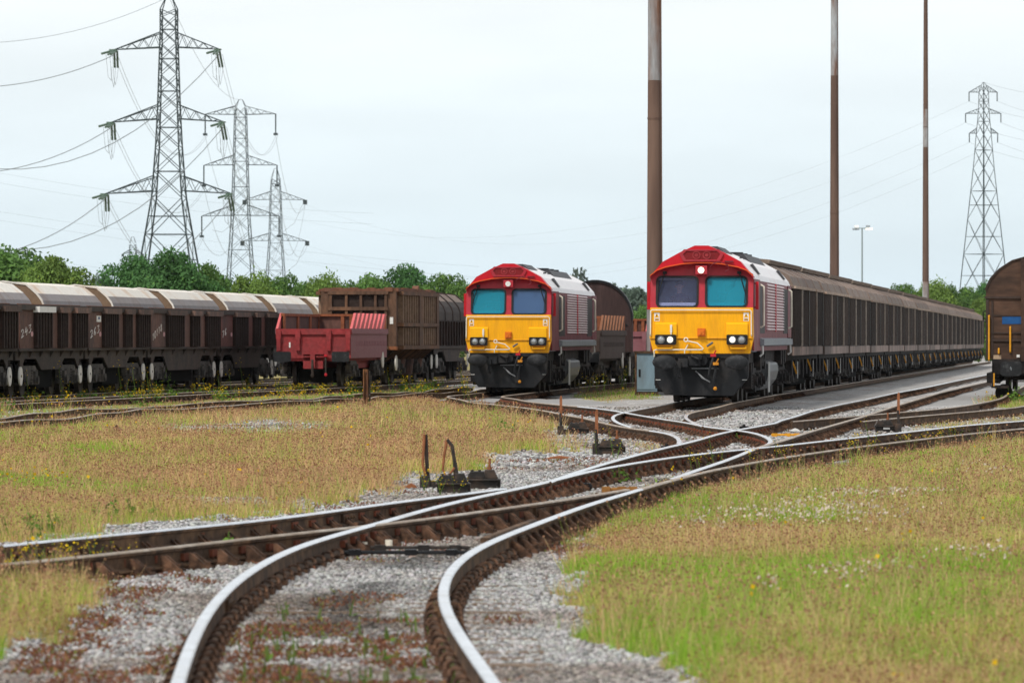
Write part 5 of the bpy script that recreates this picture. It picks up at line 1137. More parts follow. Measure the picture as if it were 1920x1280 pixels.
line('faint low wires crossing behind the three left pylons', [(pt(-300, 280, 1700), pt(700, 420, 1700), 4), (pt(-300, 262, 1700), pt(700, 400, 1700), 4), (pt(-300, 360, 1800), pt(900, 520, 1800), 3), (pt(-300, 345, 1800), pt(900, 500, 1800), 3), (pt(-300, 425, 1900), pt(700, 560, 1900), 2)], .03)

# ------------------------------------------------------------------ trees
M['leaf'] = vcol('leaf', 0.7, 0.30)
M['bark'] = mat('bark', (0.07, 0.055, 0.04), 0.95, 0, 0.3, 2)
def leafmesh(name, centers, normals, size, cols, aspect=.6):
    n = len(centers); a = rng.normal(size=(n, 3)); a -= normals * (a * normals).sum(1, keepdims=True); a /= np.linalg.norm(a, axis=1, keepdims=True) + 1e-9
    b = np.cross(normals, a); s = size[:, None]
    v = np.stack([centers - a * s, centers + b * s * aspect, centers + a * s, centers - b * s * aspect], 1).reshape(-1, 3)
    return quads(name, v, np.repeat(cols, 4, 0))
def quads(name, v, cols, k=4):
    me = bpy.data.meshes.new(name); n = len(v) // k; me.vertices.add(len(v)); me.vertices.foreach_set('co', v.astype(np.float32).ravel())
    me.loops.add(len(v)); me.loops.foreach_set('vertex_index', np.arange(len(v), dtype=np.int32)); me.polygons.add(n)
    me.polygons.foreach_set('loop_start', np.arange(0, len(v), k, dtype=np.int32)); me.polygons.foreach_set('loop_total', np.full(n, k, np.int32)); me.update()
    at = me.attributes.new('Col', 'FLOAT_COLOR', 'POINT'); at.data.foreach_set('color', np.concatenate([cols, np.ones((len(cols), 1))], 1).astype(np.float32).ravel())
    return me
def crown(seed, W=4.0, H=6.0, n=26000, leaf=.115, base=(0.055, 0.095, 0.022), nb=38):
    r = np.random.default_rng(seed); C = []; Rd = []
    for i in range(nb):
        a = r.uniform(0, 6.28); h = r.uniform(0, 1) ** .8; q = math.sqrt(max(0, 1 - h ** 2.6)); rad = W * .90 * q * r.uniform(.25, 1.0) ** .5
        C.append((rad * math.cos(a), rad * math.sin(a), .7 + (H - 1.75) * h + r.uniform(-.35, .25))); Rd.append(r.uniform(.7, 1.35) * W / 4.0)
    C = np.array(C); Rd = np.array(Rd); p = Rd ** 2; idx = r.choice(nb, n, p=p / p.sum())
    d = r.normal(size=(n, 3)); d /= np.linalg.norm(d, axis=1, keepdims=True); rr = (r.uniform(.35, 1.05, n) ** .5)
    rr = np.where(r.random(n) < .015, r.uniform(1.05, 1.30, n), rr)
    P_ = C[idx] + d * (Rd[idx] * rr)[:, None] * np.array([1, 1, .85]); P_[:, 2] = np.maximum(P_[:, 2], .15)
    nn = d + r.normal(size=(n, 3)) * .8 + np.array([0, 0, .4]); nn /= np.linalg.norm(nn, axis=1, keepdims=True)
    lump = r.uniform(.72, 1.30, nb)[idx]; q = r.uniform(.7, 1.3, n)
    col = np.array(base)[None] * (lump * (.5 + .5 * q))[:, None]; yel = (r.random(n) < .07)[:, None]; col = np.where(yel, col * np.array([1.5, 1.35, 1.0]), col)
    me = leafmesh('crown', P_, nn, r.uniform(.6, 1.3, n) * leaf, col); me.materials.append(M['leaf'])
    t = MB(); t.tube([(0, 0, -.3), (.05, 0, .8), (.0, .05, H * .45)], .17, 7, .09)
    for k in range(7):
        c = C[r.integers(nb)]; z0 = r.uniform(.6, 1.6); t.tube([(0, 0, z0), tuple(c * .5 + np.array([0, 0, z0 * .5])), tuple(c)], .08, 5, .03)
    return me, t.mesh('trunk', M['bark'])
CRN = {}
CRN['green'] = [crown(11 + i, base=(0.105, 0.200, 0.050)) for i in range(3)]
CRN['dark'] = [crown(21 + i, base=(0.070, 0.165, 0.050)) for i in range(2)]
CRN['bright'] = [crown(31 + i, base=(0.135, 0.215, 0.048)) for i in range(2)]
CRN['blue'] = [crown(41 + i, base=(0.12, 0.17, 0.13), n=7000, leaf=.26) for i in range(2)]  # far crowns: blue-grey haze put into the leaf colour
CRN['airy'] = [crown(51 + i, base=(0.13, 0.17, 0.14), n=3600, leaf=.22, nb=20) for i in range(2)]  # thin far crown, its leaf colour greyed to carry haze as well
tr_i = 0
def tree(label, px, top, Y, wpx, kind, group='trees along the back of the yard'):
    global tr_i
    cr, tk = CRN[kind][tr_i % len(CRN[kind])]; tr_i += 1
    s = F / Y; X = X_at(px, Y); h = Z_at(top, Y) - gz(Y) + .2
    t = thing('tree', label, 'tree', (X, Y, gz(Y) - .2), random.uniform(0, 6), group)
    sx = wpx * 1.38 / s / 8.0; sz = h * 1.03 / 6.0; t.scale = (sx, sx, sz)
    for nm, me in (('trunk', tk), ('crown', cr)):
        o = bpy.data.objects.new(nm, me); COL.objects.link(o); o.parent = t
TREES = [('green bushy tree cut by the left edge, behind the pale hoods', 0, 444, 330, 240, 'green'), ('yellowish green bush sloping down at the left edge tree line', 95, 482, 325, 150, 'bright'),
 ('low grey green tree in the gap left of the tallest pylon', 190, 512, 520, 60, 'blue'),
 ('dark round tree at the left foot of the tallest pylon', 250, 478, 330, 150, 'dark'), ('dark round tree right under the tallest pylon', 320, 470, 326, 170, 'dark'), ('dark green tree at the right foot of the tallest pylon', 392, 488, 328, 110, 'green'),
 ('yellow green bush right of the dark round trees', 470, 512, 322, 110, 'bright'), ('green bush under the second pylon', 530, 503, 330, 120, 'green'), ('yellow green low bush between the two dark tree groups', 600, 514, 322, 110, 'bright'),
 ('green tree behind the tall brown box wagon, left part', 690, 502, 335, 130, 'green'), ('dark green tree behind the tall brown box wagon, right part', 760, 498, 338, 130, 'dark'), ('green tree just left of the left locomotive', 838, 508, 336, 120, 'green'),
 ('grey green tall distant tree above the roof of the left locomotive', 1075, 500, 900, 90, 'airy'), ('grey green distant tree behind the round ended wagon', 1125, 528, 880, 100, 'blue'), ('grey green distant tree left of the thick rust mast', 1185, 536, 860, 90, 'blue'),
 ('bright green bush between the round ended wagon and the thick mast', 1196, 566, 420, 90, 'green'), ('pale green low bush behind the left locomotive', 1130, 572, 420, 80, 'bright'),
 ('green tree left of the farthest rust mast', 1690, 528, 560, 90, 'green'), ('bright green tree behind the farthest rust mast', 1745, 526, 556, 100, 'bright'), ('green tree left of the foot of the slender pylon', 1800, 526, 560, 90, 'green'), ('dark green tree under the slender pylon', 1850, 530, 562, 90, 'dark'),
 ('low bright green tree at the far end of the vans', 1835, 560, 500, 60, 'bright')]
for a in TREES: tree(*a)
# ------------------------------------------------------------------ small yard things
GZ = -0.195
def post():
    x, y = P(687, 768, GZ); t = thing('rusty_post', 'short rusty steel post standing alone in the dry grass', 'post', (x, y, GZ))
    h = (768 - 692) * y / F
    m = mat('post_rust', (.10, .045, .025), .9, 0, .35, 4, (.26, .12, .05), .6, stretch=(1, 1, .25))
    a = MB(); a.box(-.085, .045, -.03, .03, -.1, h); a.box(-.085, -.055, -.09, .06, -.1, h); a.box(.015, .045, -.09, .06, -.1, h); a.build('post_section', m, t)
    b = MB(); b.tube([(.075, 0, -.05), (.08, 0, .3), (.07, 0, h - .03)], .03, 7); b.ell((.05, -.02, .36), .06, .05, .05); b.box(.0, .07, -.05, .0, h - .14, h - .08); b.build('pipe', M['blackiron'], t)
post()
def lever_box(label, px, py, wpx, lever, pin=True, cover_left=True, group=None):
    x, y = P(px, py, GZ); w_ = wpx * y / F / 2; t = thing('point_lever', label, 'point lever', (x, y, GZ + gz(y)), 0, 'hand point levers')
    b = MB(); b.prism([(-w_ * .86, -.04), (w_ * .80, -.04), (w_ * .98, .10), (-w_ * .95, .10)], -.16, .16); b.box(-w_ * 1.02, w_ * 1.04, -.20, .20, .10, .125)
    b.build('casing', M['blackiron'], t, bevel=.008)
    c = MB(); c.prism([(-w_ * .95, .125), (w_ * .2, .125), (w_ * .1, .215), (-w_ * .72, .215)], -.15, .15); c.disc((-w_ * .6, -.05, .215), .02, .02, 'z', 8); c.disc((-w_ * .15, -.05, .215), .02, .02, 'z', 8); c.build('cover', M['blackiron'], t, bevel=.008)
    c = MB(); c.prism([(w_ * .08, .125), (w_ * .98, .125), (w_ * .72, .235), (w_ * .16, .235)], -.14, .14); c.box(w_ * .9, w_ * 1.12, -.08, .08, .02, .12); tr = c.build('turret', M['blackiron'], t, bevel=.008)
    if pin: q = MB(); q.disc((w_ * .45, 0, .235), .03, .03, 'z', 8); q.tube([(w_ * .45, 0, .25), (w_ * .45, 0, .37)], .017, 6); q.build('pin', M['orange_rust'], tr)
    if lever:
        off, h, kind = lever; dx = off * y / F; hh = h * y / F
        s = MB(); s.box(dx - .06, -w_ * .9, -.06, .06, .0, .10); s.box(dx - .07, dx + .05, -.09, .09, -.02, .16); s.build('lever_base', M['blackiron'], t)
        l = MB()
        if kind == 'plain': l.tube([(dx, 0, .08), (dx - .01, 0, hh * .55)], .026, 6); l.cur = 1; l.box(dx - .028, dx + .022, -.018, .018, hh * .45, hh - .04); l.prism([(dx - .028, hh - .04), (dx + .022, hh - .04), (dx + .015, hh), (dx - .008, hh + .01)], -.018, .018)
        if kind == 'double': l.tube([(dx + .05, 0, .02), (dx + .02, 0, .22), (dx, 0, hh)], .024, 6); l.cur = 1; l.tube([(dx + .0, -.05, .16), (dx - .035, -.05, .30), (dx - .015, -.03, hh)], .018, 6)
        if kind == 'hook': l.tube([(dx + .06, 0, .14), (dx + .045, 0, .36)], .034, 7, .026); l.tube([(dx + .045, 0, .34), (dx + .01, 0, hh - .07), (dx - .05, 0, hh)], .022, 6); l.cur = 1; l.tube([(dx - .05, 0, hh), (dx - .085, 0, .43), (dx - .10, 0, .28), (dx - .05, -.03, .18), (dx + .04, -.02, .30)], .017, 6)
        l.build('lever', [M['blackiron'], M['orange_rust']], t)
    return t
lever_box('black point lever box with a hooked rusty lever, left box of the front pair', 848, 924, 62, (-2, 100, 'hook'), False)
lever_box('black point lever box with a short pin, right box of the front pair', 904, 916, 62, (-106, 102, 'double'))
lever_box('black point lever box with a straight orange lever, farther of the middle two', 1083, 814, 38, (-31, 72, 'plain'))
lever_box('black point lever box with an orange lever and pin, nearer of the middle two', 1146, 850, 48, (-27, 82, 'plain'))
d_ = lever_box('black point lever box with a white label, right of the crossing', 1657, 809, 34, (28, 73, 'plain'))
q = MB(); q.box(-.02, .11, -.166, -.16, .05, .085); q.build('white_label', M['white'], d_)
def scrap(name, label, px, py, sx, sy, sz, m):
    x, y = P(px, py, GZ); mb = MB(); mb.prism([(-sx, 0), (sx * .9, 0), (sx * .5, sz * .6), (-sx * .1, sz), (-sx * .7, sz * .55)], -sy, sy)
    o = mb.build(name, m, None, bevel=.006); o.location = (x, y, GZ); tag(o, label, 'scrap'); return o
scrap('rusty_plate', 'flat orange rusty plate lying on gravel left of the crossing', 1052, 860, .24, .12, .05, M['orange_rust'])
scrap('scrap_lump', 'dark pointed scrap lump in the dry grass at the left', 220, 818, .14, .1, .22, M['hop_plain'])
scrap('yellow_scrap', 'crumpled orange yellow scrap beside the front lever pair', 772, 916,   .09, .08, .07, M['orange_rust'])
scrap('white_litter', 'scrap of white litter on the gravel inside the right hand curve', 1342, 770, .14, .06, .03, M['white'])
scrap('white_rag', 'white rag lying by the rails right of the crossing', 1492, 808, .10, .06, .06, M['white'])
# rods and check rail of the near turnout
rail_mesh('B', 47.2, 52.0, 'rail_rust', parent=T1, off=-.15, name='check_rail', dz=-.012)
def rod(px0, px1, py, r, m, name='stretcher_bar', par=T1, z=-.15):
    x0, y = P(px0, py, z); x1, y1 = P(px1, py, z); q = MB(); q.tube([(x0, y, z), (x1, y, z)], r, 7)
    for f in (.12, .55, .86): xx = x0 + (x1 - x0) * f; q.box(xx - .05, xx + .05, y - .03, y + .03, z - r * 1.5, z + r * 1.5)
    q.build(name, m, par)
rod(636, 880, 1035, .017, M['greasy']); rod(690, 880, 1026, .015, M['blackiron'])
rod(1128, 1196, 917, .022, mat('ochre', (.30, .14, .04), .9, 0, .3, 4)); rod(1040, 1110, 912, .03, M['greasy'], 'slide_plate'); rod(1446, 1502, 815, .02, M['lever_yellow'], par=T3)
def fishplate(k, px, py, par):
    x, y = P(px, py, -.08); x = float(cx(k, y)); sl = float(cx(k, y + .5) - cx(k, y - .5)); q = MB()
    for s_ in (-1, 1):
        q.box(*(sorted((s_ * .012, s_ * .04))), -.26, .26, -.125, -.05)
        for yy in (-.19, -.07, .07, .19): q.disc((s_ * .04 if s_ > 0 else -.06, yy, -.088), .018, .02, 'x', 6)
    o = q.build('fishplate', M['rail_rust'], par); o.location = (x, y, 0); o.rotation_euler = (0, 0, -math.atan(sl))
for k, px, py, par in (('A', 398, 1130, T1), ('A', 835, 945, T1), ('B', 832, 1140, T1), ('B', 930, 1010, T1), ('B', 1290, 892, T1), ('J', 548, 968, T2), ('K', 505, 1002, T2), ('K', 900, 957, T2), ('A', 1480, 834, T1), ('A', 1715, 807, T1), ('B', 1640, 832, T1), ('C', 1240, 840, T3), ('D', 1330, 872, T3)): fishplate(k, px, py, par)
g_ = MB()
for px, py in ((1050, 908), (1062, 904), (1078, 900), (970, 930), (988, 928), (1006, 925), (1250, 842), (1268, 846), (1290, 844), (1298, 806), (1310, 808), (1395, 804)):
    x, y = P(px, py, -.17); g_.box(x - .09, x + .09, y - .12, y + .12, -.2, -.11); g_.disc((x, y - .03, -.11), .03, .03, 'z', 8)
g_.build('greasy_slides', M['greasy'], T1)
w_ = MB()
for px, py in ((682, 1022), (729, 1018), (661, 1026)):
    x, y = P(px, py, -.15); w_.disc((x, y, -.17), .032, .05, 'z', 10); 
w_.build('insulated_bolts', M['cream_pipe'], T1)

# ------------------------------------------------------------------ stones, moss, grass, weeds
def veg_mat(name, trans=.25): return vcol(name, .85, trans)
M['grass'] = veg_mat('grass', .40); M['stone'] = vcol('stone', .9, 0)
def sample(n, y0, y1, pw, wide=1.0):
    """points of the yard in the wedge the photo can see, thinning out with distance"""
    u = rng.random(n); a = 1 + pw
    y = (y0 ** a + u * (y1 ** a - y0 ** a)) ** (1 / a) if abs(a) > 1e-6 else y0 * (y1 / y0) ** u
    x = (rng.random(n) * 2 - 1) * (1.6 + .108 * y) * wide
    return x, y
RK = [k for k in ('A', 'B', 'J', 'K', 'C', 'D', 'E', 'F', 'G', 'H', 'S1', 'S2', 'U', 'Q1', 'Q1b', 'Q2', 'Q2b')]
def near_rail(x, y):
    d = np.full(x.shape, 9.0)
    for k in RK:
        cy, cx_ = CV[k]; m = (y > cy[0]) & (y < cy[-1]); d = np.where(m, np.minimum(d, np.abs(x - np.interp(y, cy, cx_))), d)
    return d
def gz_np(y): return -np.minimum(.45, .001 * np.maximum(0, y - 150))
def base_z(x, y): return ground_z(x, y)
def stuff(name, me, m):
    me.materials.append(m); o = bpy.data.objects.new(name, me); COL.objects.link(o); o['kind'] = 'stuff'; return o
def stones():
    X = []; Y = []; S = []
    for n, y0, y1, s0, s1 in ((300000, 21, 48, .006, .018), (140000, 48, 80, .009, .022), (70000, 80, 150, .016, .034)):
        x, y = sample(n, y0, y1, -.6)
        g, gr, h, ms, sm = masks(x, y); d = near_rail(x, y)
        ok = (rng.random(n) > g * 1.1) & (d > .085) & (rng.random(n) > sm * .9) & (rng.random(n) > ms * .25)
        ok &= rng.random(n) < .25 + .9 * fbm(x * .9, y * .5, 40)
        X.append(x[ok]); Y.append(y[ok]); S.append(rng.uniform(s0, s1, n)[ok])
    x = np.concatenate(X); y = np.concatenate(Y); s = np.concatenate(S); n = len(x)
    cube = np.array([(-1, -1, -1), (1, -1, -1), (1, 1, -1), (-1, 1, -1), (-1, -1, 1), (1, -1, 1), (1, 1, 1), (-1, 1, 1)], float)
    v = cube[None] * rng.uniform(.25, 1.0, (n, 8, 3)); a = rng.uniform(0, 6.28, n); b = rng.uniform(-.6, .6, n)
    ca, sa, cb, sb = np.cos(a)[:, None], np.sin(a)[:, None], np.cos(b)[:, None], np.sin(b)[:, None]
    vx = v[..., 0] * cb - v[..., 2] * sb; vz = v[..., 0] * sb + v[..., 2] * cb; vy = v[..., 1]
    wx = vx * ca - vy * sa; wy = vx * sa + vy * ca
    el = rng.uniform(.8, 1.35, n)[:, None]
    v = np.stack([wx * s[:, None] * el + x[:, None], wy * s[:, None] + y[:, None], vz * s[:, None] * .8 + (base_z(x, y) + s * .35)[:, None]], -1)
    F6 = np.array([(0, 3, 2, 1), (4, 5, 6, 7), (0, 1, 5, 4), (1, 2, 6, 5), (2, 3, 7, 6), (3, 0, 4, 7)])
    me = bpy.data.meshes.new('gravel'); me.vertices.add(n * 8); me.vertices.foreach_set('co', v.reshape(-1).astype(np.float32))
    f = (np.arange(n)[:, None, None] * 8 + F6[None]).reshape(-1); me.loops.add(len(f)); me.loops.foreach_set('vertex_index', f.astype(np.int32))
    me.polygons.add(n * 6); me.polygons.foreach_set('loop_start', np.arange(0, n * 24, 4, dtype=np.int32)); me.polygons.foreach_set('loop_total', np.full(n * 6, 4, np.int32)); me.update()
    t = rng.beta(1.3, 1.4, n) * .52 + .14; dirt = np.clip((fbm(x * .7, y * .35, 50) - .5) * 4, 0, 1)
    oil = np.clip(1 - np.abs((x - (np.interp(y, *CV['A']) + np.interp(y, *CV['B'])) / 2)) / .65, 0, 1) * np.clip((fbm(x * .9 + 5, y * .45, 61) - .42) * 8, 0, 1)
    t = t * .92 * (1 - .45 * dirt) * (1 - .68 * oil); c = np.stack([t * (1.0 + .10 * dirt), t * (.985 - .03 * dirt), t * (.965 - .12 * dirt)], -1) * rng.uniform(.95, 1.05, (n, 3))
    at = me.attributes.new('Col', 'FLOAT_COLOR', 'POINT'); at.data.foreach_set('color', np.concatenate([np.repeat(c, 8, 0), np.ones((n * 8, 1))], 1).astype(np.float32).ravel())
    stuff('gravel', me, M['stone']); return n
def blades(x, y, z, h, w, col, lean=.35, tip=.2):
    n = len(x); a = rng.uniform(0, 6.28, n); dx, dy = np.cos(a) * w, np.sin(a) * w
    b = rng.uniform(0, 6.28, n); l = rng.uniform(0, lean, n) * h; lx, ly = np.cos(b) * l, np.sin(b) * l
    B = np.stack([x, y, z], -1); D = np.stack([dx, dy, 0 * dx], -1); T = B + np.stack([lx, ly, h], -1)
    v = np.stack([B - D, B + D, T + D * tip, T - D * tip], 1).reshape(-1, 3)
    return v, np.repeat(col, 4, 0), T
def dots(p, r, col):
    n = len(p); a = rng.normal(size=(n, 3)); a /= np.linalg.norm(a, axis=1, keepdims=True); b = np.cross(a, rng.normal(size=(n, 3))); b /= np.linalg.norm(b, axis=1, keepdims=True)
    a = a * r[:, None]; b = b * r[:, None]
    return np.stack([p - a, p - b, p + a, p + b], 1).reshape(-1, 3), np.repeat(col, 4, 0)
def grass():
    V = []; Cc = []
    for n, y0, y1 in ((620000, 21, 50), (560000, 50, 105), (330000, 105, 230)):
        x, y = sample(n, y0, y1, -.75 if y0 < 100 else 0.0)
        g, gr, h, ms, sm = masks(x, y); d = near_rail(x, y)
        k1 = fbm(x * 1.1, y * .42, 70); k2 = fbm(x * .45 + 2, y * .16, 80)
        thin = fbm(x * 2.6, y * 1.1, 77); dens = g * np.clip(.10 + 1.6 * k1, .1, 1.2) * np.where(g < .99, 1, np.clip(.35 + 1.6 * thin, .3, 1))
        ok = (rng.random(n) < dens) & (d > .06); x, y, gr, h, d, k1, k2 = (q[ok] for q in (x, y, gr, h, d, k1, k2)); n = len(x)
        gn = np.clip(gr + np.where((x > 0) & (y < 34), .22, 0) + (k2 - .5) * np.where(gr > .7, 1.3, 1.7) + (fbm(x * 1.7, y * .8, 75) - .5) * 1.0, 0, 1)
        r = rng.random(n); green = r < .12 + gn * .78
        yel = rng.random(n) < .5
        c = np.where(green[:, None], np.where(yel[:, None], np.array([.55, .56, .11]), np.array([.29, .43, .055])), np.where(yel[:, None], np.array([.75, .59, .30]), np.array([.62, .45, .23])))
        right = x > .02 * y; c = np.where(((~green) & ~right)[:, None], c * np.array([1.0, .93, .90]), c); red = (~green) & (rng.random(n) < np.where(right, .26, .40)); c = np.where(red[:, None], np.array([.55, .30, .18]), c)
        lush = green & (gn > .78) & (rng.random(n) < .75); c = np.where(lush[:, None], np.array([.25, .46, .04]), c)
        c = c * (rng.uniform(.55, 1.30, n) * np.clip(.75 + .5 * k1, .7, 1.2))[:, None]
        hh = h * np.where(green, rng.uniform(.30, .85, n), rng.uniform(.40, 1.1, n)) * (.40 + .55 * fbm(x * .8, y * .3, 90) + .55 * fbm(x * 2.3, y * 1.1, 91)) * np.clip(.45 + d * .55, .45, 1) * np.clip(.6 + .5 * k1, .6, 1.05)
        w = .0017 * (1 + .018 * np.maximum(0, y - 25)) * rng.uniform(.7, 1.5, n)
        z = base_z(x, y) - .01
        v, cc, T = blades(x, y, z, hh, w, c, .75); V.append(v); Cc.append(cc)
        hd = (~green) & (rng.random(n) < .7); m = hd.sum(); sp = (.006 + .00010 * y[hd])
        for rep in range(1):
            hc = np.where((rng.random(m) < .55)[:, None], np.array([.30, .125, .08]), np.array([.58, .36, .20])) * rng.uniform(.55, 1.2, m)[:, None]
            pnt = T[hd] + rng.normal(size=(m, 3)) * np.array([.010, .010, .016]) - np.array([0, 0, .012]) * rep
            v, cc = dots(pnt, sp * rng.uniform(.6, 1.2, m) * .8, hc); V.append(v); Cc.append(cc)
    x, y = sample(9000, 23, 140, -.5); g, gr, h, ms, sm = masks(x, y); ok = (g > .5) & (near_rail(x, y) > .5) & (fbm(x * .7, y * .3, 99) > .52); x, y = x[ok], y[ok]; n = len(x)
    tl = rng.uniform(.26, .46, n); gq = rng.random(n) < .45; c = np.where(gq[:, None], np.array([.34, .42, .09]), np.array([.60, .44, .22])) * rng.uniform(.6, 1.2, n)[:, None]
    for k in range(5):
        v, cc, T = blades(x + rng.normal(0, .03, n), y + rng.normal(0, .05, n), base_z(x, y), tl * rng.uniform(.6, 1, n), .0030 * (1 + .014 * np.maximum(0, y - 25)), c, .8); V.append(v); Cc.append(cc)
        v, cc = dots(T, .008 + .0001 * y, np.array([[.40, .22, .13]]) * rng.uniform(.6, 1.3, n)[:, None]); V.append(v); Cc.append(cc)
    V = np.concatenate(V); Cc = np.concatenate(Cc); stuff('grass', quads('grass', V, Cc), M['grass']); return len(V) // 4
def moss():
    x, y = sample(700000, 21, 130, -.6); g, gr, h, ms, sm = masks(x, y); d = near_rail(x, y)
    nn = fbm(x * 2.2, y * .9, 120); ok = ((ms > .5) & (nn > .44) | ((g < .2) & (sm < .5) & (fbm(x * .9, y * .4, 130) > .70) & (rng.random(len(x)) < .4))) & (d > .09)
    x, y = x[ok], y[ok]; n = len(x); r = rng.random(n)
    c = np.where((r < .6)[:, None], np.array([.22, .092, .06]), np.where((r < .85)[:, None], np.array([.33, .16, .08]), np.array([.20, .22, .05]))) * rng.uniform(.6, 1.25, n)[:, None]
    v, cc, _ = blades(x, y, base_z(x, y), rng.uniform(.008, .035, n) * (1 + .003 * y), .006 * (1 + .008 * y) * rng.uniform(.6, 1.4, n), c, 2.2, .7)
    stuff('red_moss', quads('red_moss', v, cc), M['grass'])
def flowers():
    V = []; C = []
    def add(x, y, z, r, col): v, c = dots(np.stack([x, y, z], -1), r, col); V.append(v); C.append(c)
    x, y = sample(26000, 24, 200, -.3); g, gr, h, ms, sm = masks(x, y)
    k = fbm(x * .9 + 40, y * .3, 140); yel = (g > .3) & (k > .60) & (rng.random(len(x)) < np.where(gr > .8, .45, .055))
    xx, yy = x[yel], y[yel]; n = len(xx); z = base_z(xx, yy) + rng.uniform(.10, .30, n) * np.where(yy > 100, 1.2, .9)
    add(xx, yy, z, .014 * (1 + .006 * yy) * rng.uniform(.7, 1.3, n), np.array([[.80, .50, .015]]) * rng.uniform(.7, 1.1, n)[:, None])
    # white clover drifts in the right hand grass
    for px, py, sx, sy, m in ((1545, 985, 110, 22, 900), (1640, 950, 90, 5, 500), (1420, 995, 90, 14, 220), (1600, 1110, 60, 16, 160), (1830, 1070, 60, 14, 120), (1440, 1140, 20, 6, 50), (1330, 1010, 60, 16, 90), (1840, 900, 60, 8, 120)):
        m = int(m * .45); a = rng.normal(px, sx * .8, m); b = rng.normal(py, sy * .6, m); s = (b - HY) / (HC - GZ); xx = (a - 960) / s; yy = F / s
        add(xx, yy, base_z(xx, yy) + rng.uniform(.12, .2, m), rng.uniform(.009, .018, m), np.array([[.72, .62, .52]]) * rng.uniform(.75, 1.1, m)[:, None])
    stuff('flowers', quads('flowers', np.concatenate(V), np.concatenate(C)), M['grass'])
def weed(n_st, H, spread, seed, leaf=True, fl=True, broad=False):
    r = np.random.default_rng(seed); V = []; C = []
    for i in range(n_st):
        x0, y0 = r.normal(0, spread * .4, 2); h = H * r.uniform(.55, 1.05); lx, ly = r.normal(0, spread * .35, 2)
        p0 = np.array([x0, y0, -.02]); p1 = np.array([x0 + lx, y0 + ly, h]); a = r.uniform(0, 3.14); d = np.array([math.cos(a), math.sin(a), 0]) * .008
        V.append(np.array([p0 - d, p0 + d, p1 + d * .5, p1 - d * .5])); C.append(np.repeat(np.array([[.12, .19, .04]]) * r.uniform(.7, 1.3), 4, 0))
        for k in range(int((9 if not broad else 16) * h / .6)):
            f = r.uniform(.05, .95); p = p0 + (p1 - p0) * f; q = r.normal(size=3) * np.array([1, 1, .5]); q /= np.linalg.norm(q); L = (.07 if not broad else .13) * r.uniform(.5, 1.2) * (1.2 - f)
            e = np.cross(q, r.normal(size=3)); e /= np.linalg.norm(e); w_ = L * (.18 if not broad else .33)
            V.append(np.array([p, p + q * L * .5 + e * w_, p + q * L, p + q * L * .5 - e * w_])); C.append(np.repeat(np.array([[.13, .24, .04]]) * r.uniform(.6, 1.4), 4, 0))
        if fl:
            for k in range(r.integers(6, 15)):
                p = p0 + (p1 - p0) * r.uniform(.6, 1.05) + r.normal(0, .05, 3); q = r.normal(size=(2, 3)); q /= np.linalg.norm(q, axis=1, keepdims=True); s = r.uniform(.010, .019)
                V.append(np.array([p - q[0] * s, p - q[1] * s, p + q[0] * s, p + q[1] * s])); C.append(np.repeat(np.array([[.80, .55, .02]]) * r.uniform(.7, 1.1), 4, 0))
    return np.concatenate(V), np.concatenate(C)
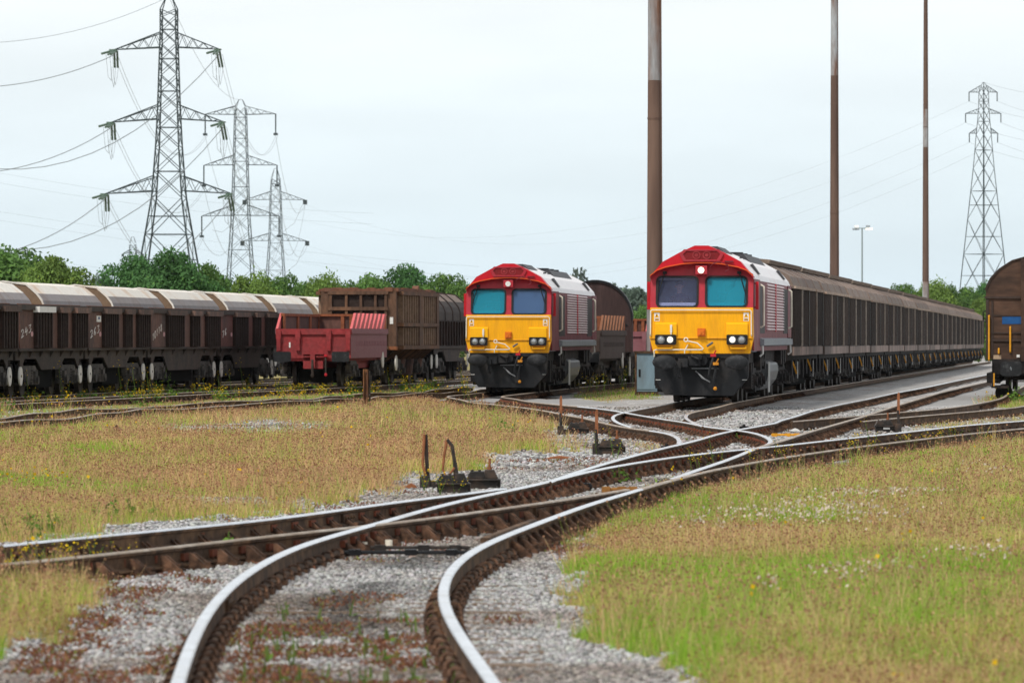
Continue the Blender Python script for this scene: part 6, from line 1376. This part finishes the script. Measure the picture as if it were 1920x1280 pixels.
def weeds():
    lib = [weed(r_, h_, s_, 200 + i) for i, (r_, h_, s_) in enumerate(((3, .55, .2), (4, .7, .25), (5, .5, .35), (2, .8, .15), (6, .42, .4)))]
    lib2 = [weed(7, .30, .25, 300 + i, fl=False, broad=True) for i in range(3)]
    V = []; C = []
    for i in range(105):
        px = rng.uniform(-20, 880); py = 750 - px * .036 + rng.normal(6, 10); v, c = lib[rng.integers(5)]
        x, y = P(px, max(py, 716), GZ); k = rng.uniform(.6, 1.25); V.append(v * k + np.array([x, y, GZ + gz(y)])); C.append(c)
    for i in range(70):
        px = rng.uniform(-20, 880); py = 756 - px * .036 + rng.normal(4, 8); v, c = lib2[rng.integers(3)]
        x, y = P(px, max(py, 716), GZ); V.append(v * rng.uniform(.7, 1.4) + np.array([x, y, GZ + gz(y)])); C.append(c)
    spots = [(1310, 885), (1350, 880), (1395, 872), (1600, 835), (1625, 858), (1640, 840), (1700, 835), (1760, 830), (1790, 822), (1750, 840), (1850, 838), (60, 1066), (110, 1068), (170, 1062), (30, 1090), (1130, 850), (1160, 858), (1590, 850), (790, 920), (820, 926), (1470, 868)]
    for px, py in spots:
        v, c = lib[rng.integers(5)]; x, y = P(px, py, GZ); V.append(v * np.array([.8, .8, .55]) + np.array([x, y, GZ])); C.append(c)
    stuff('flowering_weeds', quads('flowering_weeds', np.concatenate(V), np.concatenate(C)), M['grass'])
    extra_v = []; extra_c = []
    for i in range(60):
        px = rng.uniform(430, 880); py = rng.uniform(1150, 1300); vv, cc = weed(2, .10, .05, 600 + i, fl=False); x, y = P(px, py, GZ); extra_v.append(vv + np.array([x, y, GZ])); extra_c.append(cc)
    def plant(name, label, px, py, args, k=1.0, grp=None):
        v, c = weed(*args[:4], **args[4]); me = quads(name, v * k, c); me.materials.append(M['grass']); o = bpy.data.objects.new(name, me); COL.objects.link(o); x, y = P(px, py, GZ); o.location = (x, y, GZ + gz(y)); tag(o, label, 'plant', grp)
    plant('yellow_flower_plant', 'tall yellow flowering weed beside the rail behind the left locomotive', 1105, 742, (12, .80, .55, 401, {}))
    plant('yellow_flower_plant', 'yellow flowering weed left of the blue grey cabinet', 1168, 728, (12, 1.15, .7, 402, {}))
    plant('leafy_weed', 'bright leafy green weed in front of the hopper chalked 10118', 305, 742, (8, .95, .5, 403, dict(fl=False, broad=True)), 1.0)
    plant('leafy_weed', 'small bright green shoot between the rails at the front left', 433, 1040, (4, .26, .05, 404, dict(fl=False, broad=True)), .9)
    for i, (px, py, hh) in enumerate(((200, 975, .26), (255, 968, .24), (62, 1006, .3), (105, 1000, .22), (20, 1010, .25))):
        vv, cc = weed(5, hh, .16, 500 + i, fl=False, broad=True); x, y = P(px, py, GZ); extra_v.append(vv + np.array([x, y, GZ])); extra_c.append(cc)
    stuff('green_shoots', quads('green_shoots', np.concatenate(extra_v), np.concatenate(extra_c)), M['grass'])
    plant('leafy_weed', 'small green weed on the gravel inside the crossing loop', 1395, 828, (6, .20, .22, 405, dict(fl=False, broad=True)), .9)
    plant('leafy_weed', 'green weed between the crossing rails below the frog', 1158, 905, (9, .22, .35, 406, dict(fl=False, broad=True)), .9)
    plant('leafy_weed', 'dull green leafy weed in the dry grass left of the middle lever boxes', 945, 812, (9, .30, .35, 407, dict(fl=False, broad=True)), 1)
    plant('leafy_weed', 'green weed growing under the van at the right edge', 1908, 752, (14, .6, .6, 408, dict(fl=False, broad=True)), 1)
print('stones', stones(), 'grass', grass()); moss(); flowers(); weeds()
# ------------------------------------------------------------------ the damp air of the day
hz = MB(); hz.box(-1500, 1500, -150, 2900, -14, 75); hm = bpy.data.materials.new('haze_air'); hm.use_nodes = True; t = hm.node_tree
t.nodes.remove(t.nodes['Principled BSDF']); pv = t.nodes.new('ShaderNodeVolumePrincipled'); pv.inputs['Color'].default_value = (.86, .92, .96, 1); pv.inputs['Density'].default_value = .000028; pv.inputs['Anisotropy'].default_value = .2
t.links.new(pv.outputs[0], t.nodes['Material Output'].inputs['Volume'])
ho = hz.build('haze', hm); ho['kind'] = 'stuff'
